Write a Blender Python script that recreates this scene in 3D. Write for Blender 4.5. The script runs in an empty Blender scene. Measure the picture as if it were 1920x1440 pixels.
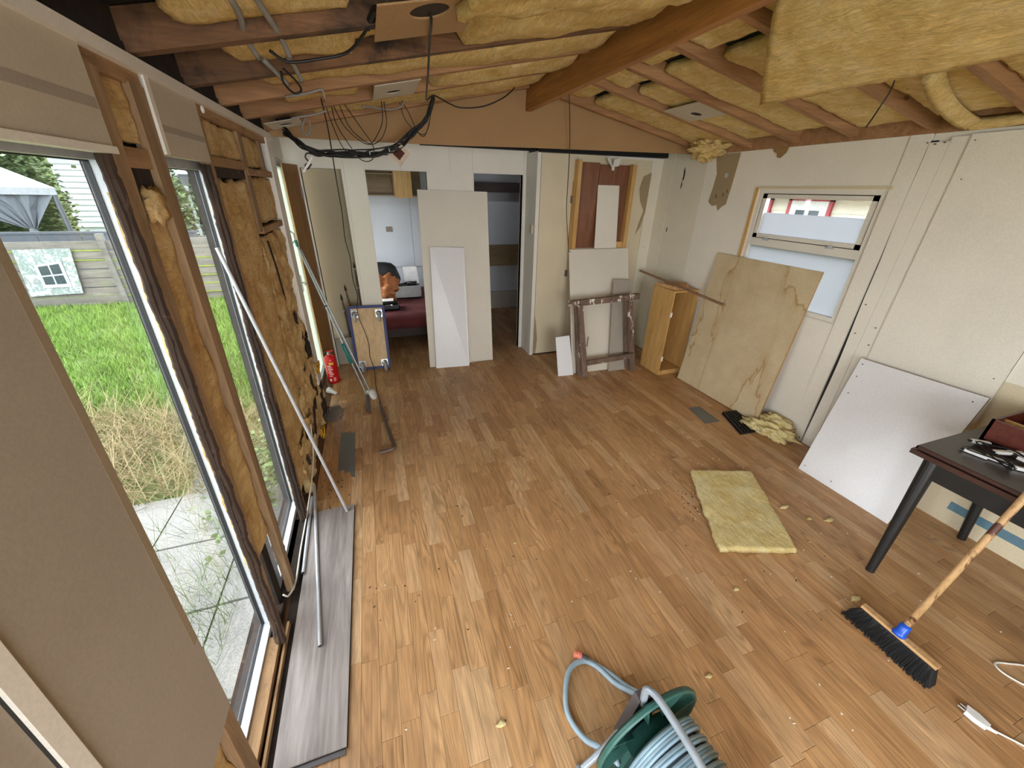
import bpy, bmesh, math, random
from mathutils import Vector, Matrix, noise

S = bpy.context.scene
COL = S.collection
random.seed(7)

# ------------------------------------------------------------------ camera
cam_d = bpy.data.cameras.new('camera')
cam_d.sensor_width = 36.0
cam_d.lens = 721.0 / 1920.0 * 36.0
cam_d.clip_start = 0.02
cam = bpy.data.objects.new('camera', cam_d)
COL.objects.link(cam)
RC = Matrix(((0.94606016, 0.12982048, -0.29684478),
             (-0.32344921, 0.43140915, -0.84217976),
             (0.01872938, 0.89276693, 0.45012934)))
cam.matrix_world = Matrix.Translation((0, 0, 1.8)) @ RC.to_4x4()
S.camera = cam

# ------------------------------------------------------------------ light
world = bpy.data.worlds.new('overcast_sky')
S.world = world
world.use_nodes = True
bg = world.node_tree.nodes['Background']
bg.inputs['Color'].default_value = (0.92, 0.96, 1.0, 1)
bg.inputs['Strength'].default_value = 1.0
S.view_settings.view_transform = 'Standard'
S.view_settings.look = 'None'
S.view_settings.gamma = 1.0
S.view_settings.use_curve_mapping = False
S.view_settings.exposure = 3.8
S.cycles.max_bounces = 14
S.cycles.diffuse_bounces = 8
S.cycles.glossy_bounces = 4
S.cycles.transparent_max_bounces = 16
S.cycles.caustics_reflective = False
S.cycles.caustics_refractive = False
S.cycles.sample_clamp_indirect = 8.0


def portal(name, loc, rot, sx, sy):
    """sampling portal in a window opening: guides sky light, emits nothing itself"""
    l = bpy.data.lights.new(name, 'AREA')
    l.shape = 'RECTANGLE'; l.size = sx; l.size_y = sy
    l.cycles.is_portal = True
    o = bpy.data.objects.new(name, l); COL.objects.link(o)
    o.location = loc; o.rotation_euler = rot
    return o


PI = math.pi
portal('portal_left_a', (-0.80, 1.1, 0.95), (0, -PI / 2, 0), 1.8, 0.8)
portal('portal_left_b', (-0.80, 1.9, 0.95), (0, -PI / 2, 0), 1.8, 0.75)
portal('portal_left_c', (-0.80, 3.95, 1.0), (0, -PI / 2, 0), 1.9, 0.9)
portal('portal_left_d', (-0.80, -0.6, 1.0), (0, -PI / 2, 0), 2.0, 0.9)
portal('portal_right', (3.30, 2.28, 1.4), (0, PI / 2, 0), 0.9, 1.0)
portal('portal_rear', (0.4, -2.36, 1.25), (PI / 2, 0, 0), 1.7, 1.7)
portal('portal_bedroom', (-0.98, 5.3, 1.25), (0, -PI / 2, 0), 1.1, 1.0)

# ------------------------------------------------------------------ helpers


class MB:
    def __init__(s):
        s.v = []; s.f = []; s.t = None

    def quad(s, a, b, c, d):
        i = len(s.v); s.v += [Vector(a), Vector(b), Vector(c), Vector(d)]; s.f.append((i, i + 1, i + 2, i + 3)); return s

    def box(s, lo, hi):
        (x0, y0, z0), (x1, y1, z1) = lo, hi
        return s.hexa([(x0, y0, z0), (x1, y0, z0), (x1, y1, z0), (x0, y1, z0)],
                      [(x0, y0, z1), (x1, y0, z1), (x1, y1, z1), (x0, y1, z1)])

    def hexa(s, b, t):
        i = len(s.v); s.v += [Vector(p) for p in b] + [Vector(p) for p in t]
        s.f += [(i + 3, i + 2, i + 1, i), (i + 4, i + 5, i + 6, i + 7)]
        for k in range(4):
            s.f.append((i + k, i + (k + 1) % 4, i + 4 + (k + 1) % 4, i + 4 + k))
        return s

    def beam(s, a, b, w, h, up=(0, 0, 1)):
        """rectangular bar from a to b; w across, h along 'up'"""
        a, b, up = Vector(a), Vector(b), Vector(up)
        d = (b - a).normalized(); sd = d.cross(up).normalized(); u = sd.cross(d).normalized()
        p = lambda o: [o - sd * w / 2 - u * h / 2, o + sd * w / 2 - u * h / 2, o + sd * w / 2 + u * h / 2, o - sd * w / 2 + u * h / 2]
        return s.hexa(p(a), p(b))

    def slab(s, p00, p10, p11, p01, th, n=None):
        """four corners of the front face, thickness goes to the back (against n)"""
        P = [Vector(p) for p in (p00, p10, p11, p01)]
        nn = (P[1] - P[0]).cross(P[3] - P[0]).normalized()
        return s.hexa([p - nn * th for p in P], P)

    def prism(s, pts, vec):
        i = len(s.v); n = len(pts); vec = Vector(vec)
        s.v += [Vector(p) for p in pts] + [Vector(p) + vec for p in pts]
        s.f.append(tuple(range(i + n - 1, i - 1, -1))); s.f.append(tuple(range(i + n, i + 2 * n)))
        for k in range(n):
            s.f.append((i + k, i + (k + 1) % n, i + n + (k + 1) % n, i + n + k))
        return s

    def tube(s, pts, r, seg=8, cap=True, rad=None):
        pts = [Vector(p) for p in pts]; i0 = len(s.v); n = len(pts)
        prev = None
        for k, p in enumerate(pts):
            d = (pts[min(k + 1, n - 1)] - pts[max(k - 1, 0)])
            d = d.normalized() if d.length > 1e-9 else Vector((0, 0, 1))
            if prev is None:
                a = d.orthogonal().normalized()
            else:
                a = prev - d * prev.dot(d)
                a = a.normalized() if a.length > 1e-6 else d.orthogonal().normalized()
            prev = a; b = d.cross(a)
            rr = rad[k] if rad else r
            for j in range(seg):
                t = 2 * PI * j / seg
                s.v.append(p + (a * math.cos(t) + b * math.sin(t)) * rr)
        for k in range(n - 1):
            for j in range(seg):
                q = i0 + k * seg; j2 = (j + 1) % seg
                s.f.append((q + j, q + j2, q + seg + j2, q + seg + j))
        if cap:
            s.f.append(tuple(i0 + j for j in range(seg - 1, -1, -1)))
            s.f.append(tuple(i0 + (n - 1) * seg + j for j in range(seg)))
        return s

    def lathe(s, base, axis, prof, seg=20):
        """prof: list of (distance along axis, radius)"""
        base, axis = Vector(base), Vector(axis).normalized()
        return s.tube_r([base + axis * h for h, _ in prof], [r for _, r in prof], axis, seg)

    def tube_r(s, pts, rad, axis, seg):
        a = axis.orthogonal().normalized(); b = axis.cross(a); i0 = len(s.v); n = len(pts)
        for p, r in zip(pts, rad):
            for j in range(seg):
                t = 2 * PI * j / seg
                s.v.append(p + (a * math.cos(t) + b * math.sin(t)) * r)
        for k in range(n - 1):
            for j in range(seg):
                q = i0 + k * seg; j2 = (j + 1) % seg
                s.f.append((q + j, q + j2, q + seg + j2, q + seg + j))
        s.f.append(tuple(i0 + j for j in range(seg - 1, -1, -1)))
        s.f.append(tuple(i0 + (n - 1) * seg + j for j in range(seg)))
        return s

    def torus(s, c, axis, R, r, seg=28, cs=8):
        c, axis = Vector(c), Vector(axis).normalized()
        a = axis.orthogonal().normalized(); b = axis.cross(a); i0 = len(s.v)
        for k in range(seg):
            t = 2 * PI * k / seg; d = a * math.cos(t) + b * math.sin(t)
            for j in range(cs):
                u = 2 * PI * j / cs
                s.v.append(c + d * (R + r * math.cos(u)) + axis * r * math.sin(u))
        for k in range(seg):
            for j in range(cs):
                k2, j2 = (k + 1) % seg, (j + 1) % cs
                s.f.append((i0 + k * cs + j, i0 + k2 * cs + j, i0 + k2 * cs + j2, i0 + k * cs + j2))
        return s

    def blob(s, c, r, seed=0, amp=0.35, sub=2, fr=1.5):
        bm = bmesh.new(); bmesh.ops.create_icosphere(bm, subdivisions=sub, radius=1.0)
        i = len(s.v); c = Vector(c); r = Vector(r)
        for v in bm.verts:
            q0 = v.co * fr + Vector((seed * 3.1, seed * 1.7, seed))
            d = 1 + amp * (noise.noise(q0) + (0.45 * noise.noise(q0 * 2.6) + 0.3 * noise.noise(q0 * 6.0) if sub > 3 else 0))
            s.v.append(c + Vector((v.co.x * r.x * d, v.co.y * r.y * d, v.co.z * r.z * d)))
        for f in bm.faces:
            s.f.append(tuple(i + v.index for v in f.verts))
        bm.free(); return s

    def batt(s, o, U, V, N, nu, nv, amp=0.015, th=0.04, fr=6.0, seed=0, ragged=0.02, prof=None):
        """lumpy insulation batt: front face o + u*U + v*V pushed along N by noise, torn edges"""
        o, U, V, N = Vector(o), Vector(U), Vector(V), Vector(N).normalized()
        i0 = len(s.v); off = Vector((seed * 7.3, seed * 2.9, seed * 5.1))
        un, vn = U.normalized(), V.normalized()
        for layer in (0, 1):
            for iu in range(nu + 1):
                for iv in range(nv + 1):
                    u, v = iu / nu, iv / nv
                    p = o + U * u + V * v
                    q = p * fr + off
                    if iu in (0, nu):
                        sg = 1 if iu == 0 else -1
                        p = p + un * sg * ragged * (0.5 + noise.noise(q * 2.2) + 0.5 * noise.noise(q * 6))
                    if iv in (0, nv):
                        sg = 1 if iv == 0 else -1
                        p = p + vn * sg * ragged * (0.5 + noise.noise(q * 2.4 + Vector((9, 0, 0))) + 0.5 * noise.noise(q * 6))
                    if layer == 0:
                        h = amp * (noise.noise(q) + 0.5 * noise.noise(q * 2.3) + 0.3 * noise.noise(q * 5))
                        e = min(u, 1 - u, v, 1 - v)
                        if e < 1e-6:
                            h -= th * 0.25
                        if prof:
                            h += prof(u, v)
                        p = p + N * h
                    else:
                        p = p - N * th
                    s.v.append(p)
        w = nv + 1; L = (nu + 1) * w
        for iu in range(nu):
            for iv in range(nv):
                a = i0 + iu * w + iv
                s.f.append((a, a + w, a + w + 1, a + 1))
                b = a + L
                s.f.append((b + 1, b + w + 1, b + w, b))
        ring = [i0 + iu * w for iu in range(nu + 1)] + [i0 + nu * w + iv for iv in range(1, nv + 1)] + \
               [i0 + iu * w + nv for iu in range(nu - 1, -1, -1)] + [i0 + iv for iv in range(nv - 1, 0, -1)]
        for k in range(len(ring)):
            a, b = ring[k], ring[(k + 1) % len(ring)]
            s.f.append((b, a, a + L, b + L))
        return s

    def shear(s, k=0.065, z0=1.0):
        for p in s.v:
            p.y += k * (p.z - z0)
        return s

    def build(s, name, mat, parent=None, smooth=False, origin=None):
        me = bpy.data.meshes.new(name)
        if parent is None:
            if origin is None:
                xs = [p.x for p in s.v]; ys = [p.y for p in s.v]; zs = [p.z for p in s.v]
                origin = Vector(((min(xs) + max(xs)) / 2, (min(ys) + max(ys)) / 2, min(zs)))
            origin = Vector(origin); base = origin
        else:
            base = Vector((0, 0, 0)); q = parent
            while q is not None:
                base = base + q.location; q = q.parent
            origin = Vector((0, 0, 0))
        me.from_pydata([tuple(p - base) for p in s.v], [], s.f)
        me.validate(clean_customdata=False)
        bm = bmesh.new(); bm.from_mesh(me); bmesh.ops.recalc_face_normals(bm, faces=bm.faces); bm.to_mesh(me); bm.free()
        if smooth:
            for p in me.polygons:
                p.use_smooth = True
        o = bpy.data.objects.new(name, me); COL.objects.link(o)
        o.location = origin
        if parent is not None:
            o.parent = parent
        me.materials.append(mat)
        return o


def smoothp(pts, n=6):
    pts = [Vector(p) for p in pts]; out = []
    P = [pts[0] * 2 - pts[1]] + pts + [pts[-1] * 2 - pts[-2]]
    for i in range(1, len(P) - 2):
        for k in range(n):
            t = k / n
            out.append(0.5 * ((2 * P[i]) + (-P[i - 1] + P[i + 1]) * t + (2 * P[i - 1] - 5 * P[i] + 4 * P[i + 1] - P[i + 2]) * t * t
                              + (-P[i - 1] + 3 * P[i] - 3 * P[i + 1] + P[i + 2]) * t ** 3))
    out.append(pts[-1]); return out


def root(name, loc, label=None, cat=None, group=None, kind=None):
    o = bpy.data.objects.new(name, None); COL.objects.link(o); o.location = loc
    o.empty_display_size = 0.05
    return tag(o, label, cat, group, kind)


def tag(o, label=None, cat=None, group=None, kind=None):
    if label: o['label'] = label
    if cat: o['category'] = cat
    if group: o['group'] = group
    if kind: o['kind'] = kind
    return o


def copy_tree(o, parent=None):
    c = o.copy(); COL.objects.link(c); c.parent = parent
    for ch in list(o.children):
        copy_tree(ch, c)
    return c

# ------------------------------------------------------------------ materials


def srgb(r, g, b):
    f = lambda c: (c / 255 / 12.92) if c / 255 <= 0.04045 else ((c / 255 + 0.055) / 1.055) ** 2.4
    return (f(r), f(g), f(b), 1)


class NT:
    def __init__(s, name):
        s.m = bpy.data.materials.new(name); s.m.use_nodes = True
        s.n = s.m.node_tree.nodes; s.l = s.m.node_tree.links
        s.p = s.n['Principled BSDF']; s.out = s.n['Material Output']

    def new(s, t, **kw):
        n = s.n.new(t)
        for k, v in kw.items():
            setattr(n, k, v)
        return n

    def coord(s, kind='pos', scale=(1, 1, 1), rot=(0, 0, 0)):
        if kind == 'pos':
            src = s.new('ShaderNodeNewGeometry').outputs['Position']
        else:
            src = s.new('ShaderNodeTexCoord').outputs[kind]
        m = s.new('ShaderNodeMapping'); m.inputs['Scale'].default_value = scale; m.inputs['Rotation'].default_value = rot
        s.l.new(src, m.inputs['Vector']); return m.outputs['Vector']

    def noise(s, vec, scale=5, detail=4, rough=0.55, dist=0.0):
        n = s.new('ShaderNodeTexNoise'); n.inputs['Scale'].default_value = scale; n.inputs['Detail'].default_value = detail
        n.inputs['Roughness'].default_value = rough; n.inputs['Distortion'].default_value = dist
        s.l.new(vec, n.inputs['Vector']); return n.outputs['Fac']

    def ramp(s, fac, stops):
        r = s.new('ShaderNodeValToRGB'); e = r.color_ramp.elements
        while len(e) > len(stops): e.remove(e[-1])
        while len(e) < len(stops): e.new(0.5)
        for k, (p, c) in enumerate(stops):
            e[k].position = p; e[k].color = c
        s.l.new(fac, r.inputs['Fac']); return r.outputs['Color']

    def mix(s, a, b, fac, mode='MIX'):
        m = s.new('ShaderNodeMix', data_type='RGBA', blend_type=mode)
        for sock, val in ((m.inputs[0], fac), (m.inputs[6], a), (m.inputs[7], b)):
            if isinstance(val, (tuple, list, float, int)):
                sock.default_value = val
            else:
                s.l.new(val, sock)
        return m.outputs[2]

    def bump(s, h, strength=0.3, dist=0.01):
        b = s.new('ShaderNodeBump'); b.inputs['Strength'].default_value = strength; b.inputs['Distance'].default_value = dist
        s.l.new(h, b.inputs['Height']); s.l.new(b.outputs['Normal'], s.p.inputs['Normal'])

    def done(s, col, rough=0.6, metal=0.0, spec=None):
        if isinstance(col, tuple): s.p.inputs['Base Color'].default_value = col
        else: s.l.new(col, s.p.inputs['Base Color'])
        s.p.inputs['Roughness'].default_value = rough; s.p.inputs['Metallic'].default_value = metal
        if spec is not None: s.p.inputs['Specular IOR Level'].default_value = spec
        return s.m


def grey(v): return (v, v, v, 1)


def m_paint(name, c, var=0.06, rough=0.6, scale=3.0, fine=0.03, stain=None, smin=0.62, smax=0.75, sscale=4.0):
    t = NT(name); v = t.coord()
    n = t.noise(v, scale, 5); n2 = t.noise(v, 160, 2)
    lo = tuple(x * (1 - var) for x in c[:3]) + (1,); hi = tuple(min(1, x * (1 + var)) for x in c[:3]) + (1,)
    col = t.ramp(n, [(0.3, lo), (0.7, hi)])
    col = t.mix(col, t.ramp(n2, [(0.35, grey(1 - fine * 3)), (0.65, grey(1))]), 1.0, 'MULTIPLY')
    if stain:
        f = t.ramp(t.noise(v, sscale, 6, 0.65, 0.4), [(smin, grey(0)), (smax, grey(1))])
        col = t.mix(col, stain, f)
    t.bump(n2, 0.08, 0.002)
    return t.done(col, rough)


def m_wood(name, a, b, along='y', rough=0.6, sc=18.0, stain=None, smin=0.5, smax=0.68, sscale=3.0, knots=True):
    t = NT(name)
    k = {'x': (0.08, 1, 1), 'y': (1, 0.08, 1), 'z': (1, 1, 0.08)}[along]
    v = t.coord('pos', k)
    n = t.noise(v, sc, 6, 0.6, 0.6); n2 = t.noise(v, sc * 6, 3, 0.6)
    col = t.ramp(n, [(0.28, a), (0.72, b)])
    col = t.mix(col, t.ramp(n2, [(0.3, grey(0.72)), (0.7, grey(1.0))]), 1.0, 'MULTIPLY')
    if knots:
        kk = {'x': (0.45, 1, 1), 'y': (1, 0.45, 1), 'z': (1, 1, 0.45)}[along]
        vo = t.new('ShaderNodeTexVoronoi'); vo.inputs['Scale'].default_value = 5.5
        t.l.new(t.coord('pos', kk), vo.inputs['Vector'])
        col = t.mix(col, tuple(x * 0.35 for x in a[:3]) + (1,), t.ramp(vo.outputs['Distance'], [(0.03, grey(0.9)), (0.075, grey(0))]))
    if stain:
        v2 = t.coord('pos', (1, 1, 1) if along != 'z' else (1, 1, 0.5))
        f = t.ramp(t.noise(v2, sscale, 7, 0.65, 0.5), [(smin, grey(0)), (smax, grey(1))])
        col = t.mix(col, stain, f)
    t.bump(n2, 0.15, 0.003)
    return t.done(col, rough)


def m_ins(name, a, b, c, rough=0.95, sc=1.0):
    t = NT(name); v = t.coord()
    vs = t.coord('pos', (1, 1, 1), (0.5, 0.7, 0.3))
    n = t.noise(v, 7 * sc, 6, 0.65, 0.8); f = t.noise(t.coord('pos', (1, 0.25, 1), (0.6, 0.4, 0.8)), 60 * sc, 5, 0.7, 1.2)
    col = t.ramp(n, [(0.3, a), (0.52, b), (0.72, c)])
    col = t.mix(col, t.ramp(f, [(0.3, grey(0.68)), (0.68, grey(1.08))]), 1.0, 'MULTIPLY')
    sp = t.noise(vs, 38, 3, 0.6)
    col = t.mix(col, tuple(x * 0.25 for x in a[:3]) + (1,), t.ramp(sp, [(0.72, grey(0)), (0.77, grey(0.8))]))
    t.bump(f, 0.7, 0.012)
    return t.done(col, rough, 0, 0.1)


def m_plain(name, c, rough=0.5, metal=0.0):
    t = NT(name); v = t.coord(); n = t.noise(v, 25, 4)
    col = t.ramp(n, [(0.3, tuple(x * 0.88 for x in c[:3]) + (1,)), (0.7, tuple(min(1, x * 1.08) for x in c[:3]) + (1,))])
    return t.done(col, rough, metal)


def m_glass(name, tint=(0.8, 0.84, 0.84, 1), gloss=0.07):
    t = NT(name)
    tr = t.new('ShaderNodeBsdfTransparent'); tr.inputs['Color'].default_value = tint
    gl = t.new('ShaderNodeBsdfGlossy'); gl.inputs['Roughness'].default_value = 0.02
    lw = t.new('ShaderNodeLayerWeight'); lw.inputs['Blend'].default_value = 0.5
    pw = t.new('ShaderNodeMath', operation='POWER'); t.l.new(lw.outputs['Facing'], pw.inputs[0]); pw.inputs[1].default_value = 4.0
    fr = t.new('ShaderNodeMath', operation='MULTIPLY_ADD'); t.l.new(pw.outputs[0], fr.inputs[0]); fr.inputs[1].default_value = 0.16; fr.inputs[2].default_value = gloss * 0.4
    mx = t.new('ShaderNodeMixShader')
    t.l.new(fr.outputs[0], mx.inputs[0]); t.l.new(tr.outputs[0], mx.inputs[1]); t.l.new(gl.outputs[0], mx.inputs[2])
    t.l.new(mx.outputs[0], t.out.inputs['Surface'])
    return t.m


def m_frost(name, c=(0.9, 0.93, 0.96, 1)):
    t = NT(name)
    n = t.noise(t.coord(), 220, 3)
    col = t.ramp(n, [(0.3, tuple(x * 0.86 for x in c[:3]) + (1,)), (0.7, c)])
    tl = t.new('ShaderNodeBsdfTranslucent'); tr = t.new('ShaderNodeBsdfTransparent'); df = t.new('ShaderNodeBsdfDiffuse')
    t.l.new(col, tl.inputs['Color']); t.l.new(col, df.inputs['Color'])
    m1 = t.new('ShaderNodeMixShader'); m1.inputs[0].default_value = 0.25
    t.l.new(tl.outputs[0], m1.inputs[1]); t.l.new(df.outputs[0], m1.inputs[2])
    t.l.new(m1.outputs[0], t.out.inputs['Surface'])
    return t.m


def m_floor(name):
    t = NT(name)
    at = t.new('ShaderNodeAttribute', attribute_name='tone')
    geo = t.new('ShaderNodeNewGeometry')
    sep = t.new('ShaderNodeSeparateColor'); t.l.new(at.outputs['Color'], sep.inputs['Color'])
    off = t.new('ShaderNodeVectorMath', operation='MULTIPLY_ADD')
    t.l.new(at.outputs['Color'], off.inputs[0]); off.inputs[1].default_value = (13, 29, 7); t.l.new(geo.outputs['Position'], off.inputs[2])
    mp = t.new('ShaderNodeMapping'); mp.inputs['Scale'].default_value = (1, 0.09, 1); t.l.new(off.outputs[0], mp.inputs['Vector'])
    n = t.noise(mp.outputs['Vector'], 26, 7, 0.62, 1.6)
    mp2 = t.new('ShaderNodeMapping'); mp2.inputs['Scale'].default_value = (1, 0.035, 1); t.l.new(off.outputs[0], mp2.inputs['Vector'])
    n2 = t.noise(mp2.outputs['Vector'], 190, 4, 0.6)
    mp3 = t.new('ShaderNodeMapping'); mp3.inputs['Scale'].default_value = (1, 0.11, 1); t.l.new(off.outputs[0], mp3.inputs['Vector'])
    n3 = t.noise(mp3.outputs['Vector'], 11, 1.5, 0.5, 0.3)
    ml = t.new('ShaderNodeMath', operation='MULTIPLY'); t.l.new(n3, ml.inputs[0]); ml.inputs[1].default_value = 95.0
    sn = t.new('ShaderNodeMath', operation='SINE'); t.l.new(ml.outputs[0], sn.inputs[0])
    ring = t.new('ShaderNodeMapRange'); ring.inputs['From Min'].default_value = -1.0; t.l.new(sn.outputs[0], ring.inputs['Value'])
    rf = t.new('ShaderNodeMapRange'); t.l.new(sep.outputs[1], rf.inputs['Value']); rf.inputs['To Min'].default_value = 0.25; rf.inputs['To Max'].default_value = 1.0
    base = t.ramp(sep.outputs[0], [(0.0, srgb(184, 138, 92)), (0.3, srgb(198, 152, 104)), (0.7, srgb(206, 161, 113)), (1.0, srgb(217, 178, 134))])
    col = t.mix(base, t.ramp(n, [(0.25, grey(0.68)), (0.6, grey(1.0)), (0.8, grey(1.1))]), 1.0, 'MULTIPLY')
    col = t.mix(col, t.ramp(n2, [(0.3, grey(0.66)), (0.62, grey(1.02))]), 0.75, 'MULTIPLY')
    col = t.mix(col, t.ramp(ring.outputs[0], [(0.0, grey(0.74)), (0.3, grey(0.95)), (0.75, grey(1.05)), (1.0, grey(1.12))]), rf.outputs[0], 'MULTIPLY')
    d = t.noise(t.coord(), 2.2, 5, 0.6)
    col = t.mix(col, t.ramp(d, [(0.35, grey(0.86)), (0.65, grey(1.04))]), 1.0, 'MULTIPLY')
    t.bump(n2, 0.06, 0.001)
    rn = t.ramp(d, [(0.3, grey(0.32)), (0.7, grey(0.48))])
    t.l.new(rn, t.p.inputs['Roughness'])
    m = t.done(col, 0.4, 0, 0.4); t.l.new(rn, t.p.inputs['Roughness'])
    return m


WHITE = srgb(222, 217, 203)
mt = {}
mt['wall_white'] = m_paint('painted_wall', srgb(234, 229, 217), 0.04, 0.55)
mt['panel_beige'] = m_paint('beige_panel', srgb(160, 150, 136), 0.04, 0.6)
mt['panel_mark'] = m_paint('panel_mark', srgb(150, 134, 110), 0.05, 0.7)
mt['hdr_panel'] = m_paint('header_panel', srgb(190, 180, 162), 0.05, 0.6)
mt['trim_white'] = m_paint('white_trim', srgb(226, 222, 212), 0.05, 0.45)
mt['wall_beige'] = m_paint('beige_wall', srgb(214, 202, 172), 0.05, 0.6, stain=srgb(170, 150, 112), smin=0.66, smax=0.85)
mt['wall_dirty'] = m_paint('stained_wall', srgb(226, 219, 200), 0.05, 0.6, stain=srgb(150, 134, 104), smin=0.70, smax=0.92, sscale=2.2)
mt['patch_brown'] = m_paint('bare_board', srgb(158, 140, 108), 0.08, 0.8, stain=srgb(70, 52, 34), smin=0.66, smax=0.72, sscale=14)
mt['board_white'] = m_paint('white_board', srgb(232, 233, 236), 0.025, 0.35)
mt['board_cream'] = m_paint('cream_board', srgb(226, 220, 206), 0.03, 0.5)
mt['closet'] = m_paint('closet_board', srgb(158, 144, 118), 0.04, 0.7)
mt['board_grey'] = m_paint('grey_board', srgb(168, 160, 148), 0.04, 0.5)
mt['edge_brown'] = m_wood('board_edge', srgb(150, 116, 76), srgb(178, 142, 98), 'z', 0.8, knots=False)
mt['pvc'] = m_plain('white_plastic_frame', srgb(180, 184, 189), 0.4)
mt['gasket'] = m_plain('black_gasket', srgb(22, 22, 24), 0.6)
mt['glass'] = m_glass('window_glass', (0.66, 0.67, 0.67, 1))
mt['clear'] = m_glass('clear_glass', (0.96, 0.97, 0.97, 1))
mt['frost'] = m_frost('frosted_glass', (0.40, 0.415, 0.435, 1))
mt['green_glass'] = m_frost('patterned_glass', (0.56, 0.585, 0.53, 1))
mt['stud'] = m_wood('stud_timber', srgb(126, 99, 70), srgb(166, 136, 100), 'z', 0.75, stain=srgb(62, 45, 32), smin=0.58, smax=0.74)
mt['stud_y'] = m_wood('plate_timber', srgb(140, 104, 68), srgb(182, 144, 100), 'y', 0.75, stain=srgb(70, 46, 28), smin=0.56, smax=0.72)
mt['rot'] = m_wood('rotten_timber', srgb(26, 18, 13), srgb(66, 46, 32), 'z', 0.95, stain=srgb(140, 108, 78), smin=0.62, smax=0.8, sscale=12)
mt['black_rot'] = m_wood('blackened_board', srgb(22, 16, 12), srgb(52, 38, 26), 'x', 0.95, knots=False)
mt['rafter'] = m_wood('rafter_timber', srgb(144, 102, 66), srgb(186, 142, 98), 'x', 0.75)
mt['rafter_rot'] = m_wood('stained_rafter_timber', srgb(78, 54, 34), srgb(140, 100, 66), 'x', 0.8, stain=srgb(34, 24, 17), smin=0.5, smax=0.66)
mt['beam'] = m_wood('beam_timber', srgb(138, 88, 40), srgb(190, 132, 68), 'y', 0.55, 14)
mt['gable'] = m_paint('brown_hardboard', srgb(164, 130, 88), 0.06, 0.75, 3.0, 0.06)
mt['ins_ceil'] = m_ins('glass_wool_yellow', srgb(206, 172, 104), srgb(226, 198, 136), srgb(236, 214, 166))
mt['ins_wall'] = m_ins('glass_wool_aged', srgb(184, 146, 92), srgb(212, 180, 126), srgb(226, 202, 154))
mt['ins_floor'] = m_ins('glass_wool_pale', srgb(214, 186, 118), srgb(232, 214, 156), srgb(240, 228, 182))
mt['deck'] = m_paint('dark_roof_foil', srgb(74, 74, 68), 0.2, 0.6)
mt['black'] = m_plain('cavity_black', srgb(10, 9, 9), 0.8)
mt['floor'] = m_floor('oak_strip_floor')
mt['floor_base'] = m_wood('floor_underlay', srgb(96, 66, 40), srgb(120, 84, 52), 'y', 0.8, knots=False)
def m_chip():
    t = NT('chipboard'); v = t.coord()
    n = t.noise(v, 160, 3); n1 = t.noise(v, 6, 5)
    col = t.ramp(n1, [(0.3, srgb(196, 176, 140)), (0.7, srgb(212, 194, 158))])
    col = t.mix(col, t.ramp(n, [(0.35, grey(0.84)), (0.65, grey(1.02))]), 1.0, 'MULTIPLY')
    w = t.noise(t.coord('pos', (1, 1, 0.30)), 2.3, 6, 0.55, 0.5)
    f = t.ramp(w, [(0.40, grey(0)), (0.485, grey(0.25)), (0.50, grey(0.85)), (0.512, grey(0.0))])
    col = t.mix(col, srgb(160, 124, 72), f)
    t.bump(n, 0.1, 0.002)
    return t.done(col, 0.75)


mt['chip'] = m_chip()
mt['chip_edge'] = m_wood('chipboard_edge', srgb(164, 124, 76), srgb(196, 156, 100), 'z', 0.85, knots=False)
mt['pine'] = m_wood('pine_veneer', srgb(196, 150, 84), srgb(220, 178, 112), 'z', 0.5)
mt['pine_x'] = m_wood('pine_offcut', srgb(186, 140, 90), srgb(214, 172, 120), 'x', 0.65)
mt['ply'] = m_wood('birch_plywood', srgb(206, 168, 118), srgb(226, 192, 146), 'z', 0.5, 10)
mt['door_brown'] = m_wood('brown_door_veneer', srgb(132, 92, 50), srgb(166, 122, 72), 'z', 0.55, knots=False)
mt['mahog'] = m_wood('mahogany_veneer', srgb(104, 62, 38), srgb(146, 94, 62), 'z', 0.45, knots=False)
mt['blue'] = m_plain('blue_rubber', srgb(34, 48, 108), 0.5)
mt['zinc'] = m_plain('zinc_steel', srgb(176, 180, 184), 0.3, 0.9)
mt['alu'] = m_plain('aluminium', srgb(150, 152, 152), 0.42, 0.6)
mt['tyre'] = m_plain('grey_wheel_rubber', srgb(168, 170, 170), 0.5)
mt['red'] = m_plain('red_enamel', srgb(200, 24, 30), 0.25)
mt['label_white'] = m_plain('label_print', srgb(240, 226, 226), 0.5)
mt['label_yellow'] = m_plain('label_yellow', srgb(226, 178, 60), 0.5)
mt['blackp'] = m_plain('black_plastic', srgb(30, 30, 32), 0.35)
mt['cable'] = m_plain('black_cable', srgb(16, 15, 15), 0.5)
mt['cable_grey'] = m_plain('grey_conduit', srgb(134, 132, 128), 0.5)
mt['cable_yel'] = m_plain('yellow_cable', srgb(196, 150, 30), 0.45)
mt['cable_white'] = m_plain('white_cable', srgb(228, 226, 220), 0.4)
mt['whitep'] = m_plain('white_plastic', srgb(232, 232, 230), 0.35)
mt['greyrod'] = m_plain('grey_metal_tube', srgb(188, 190, 194), 0.35, 0.4)
mt['teal'] = m_plain('teal_grip', srgb(24, 122, 116), 0.4)
mt['plank'] = m_wood('grey_laminate', srgb(112, 101, 96), srgb(176, 166, 160), 'y', 0.5, 13)
mt['steel_dark'] = m_plain('rusty_steel', srgb(104, 86, 78), 0.6, 0.3)
mt['tape'] = m_paint('grey_duct_tape', srgb(108, 110, 108), 0.15, 0.45)
mt['batten'] = m_wood('batten_timber', srgb(140, 104, 76), srgb(178, 140, 108), 'y', 0.7, knots=False)
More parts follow.
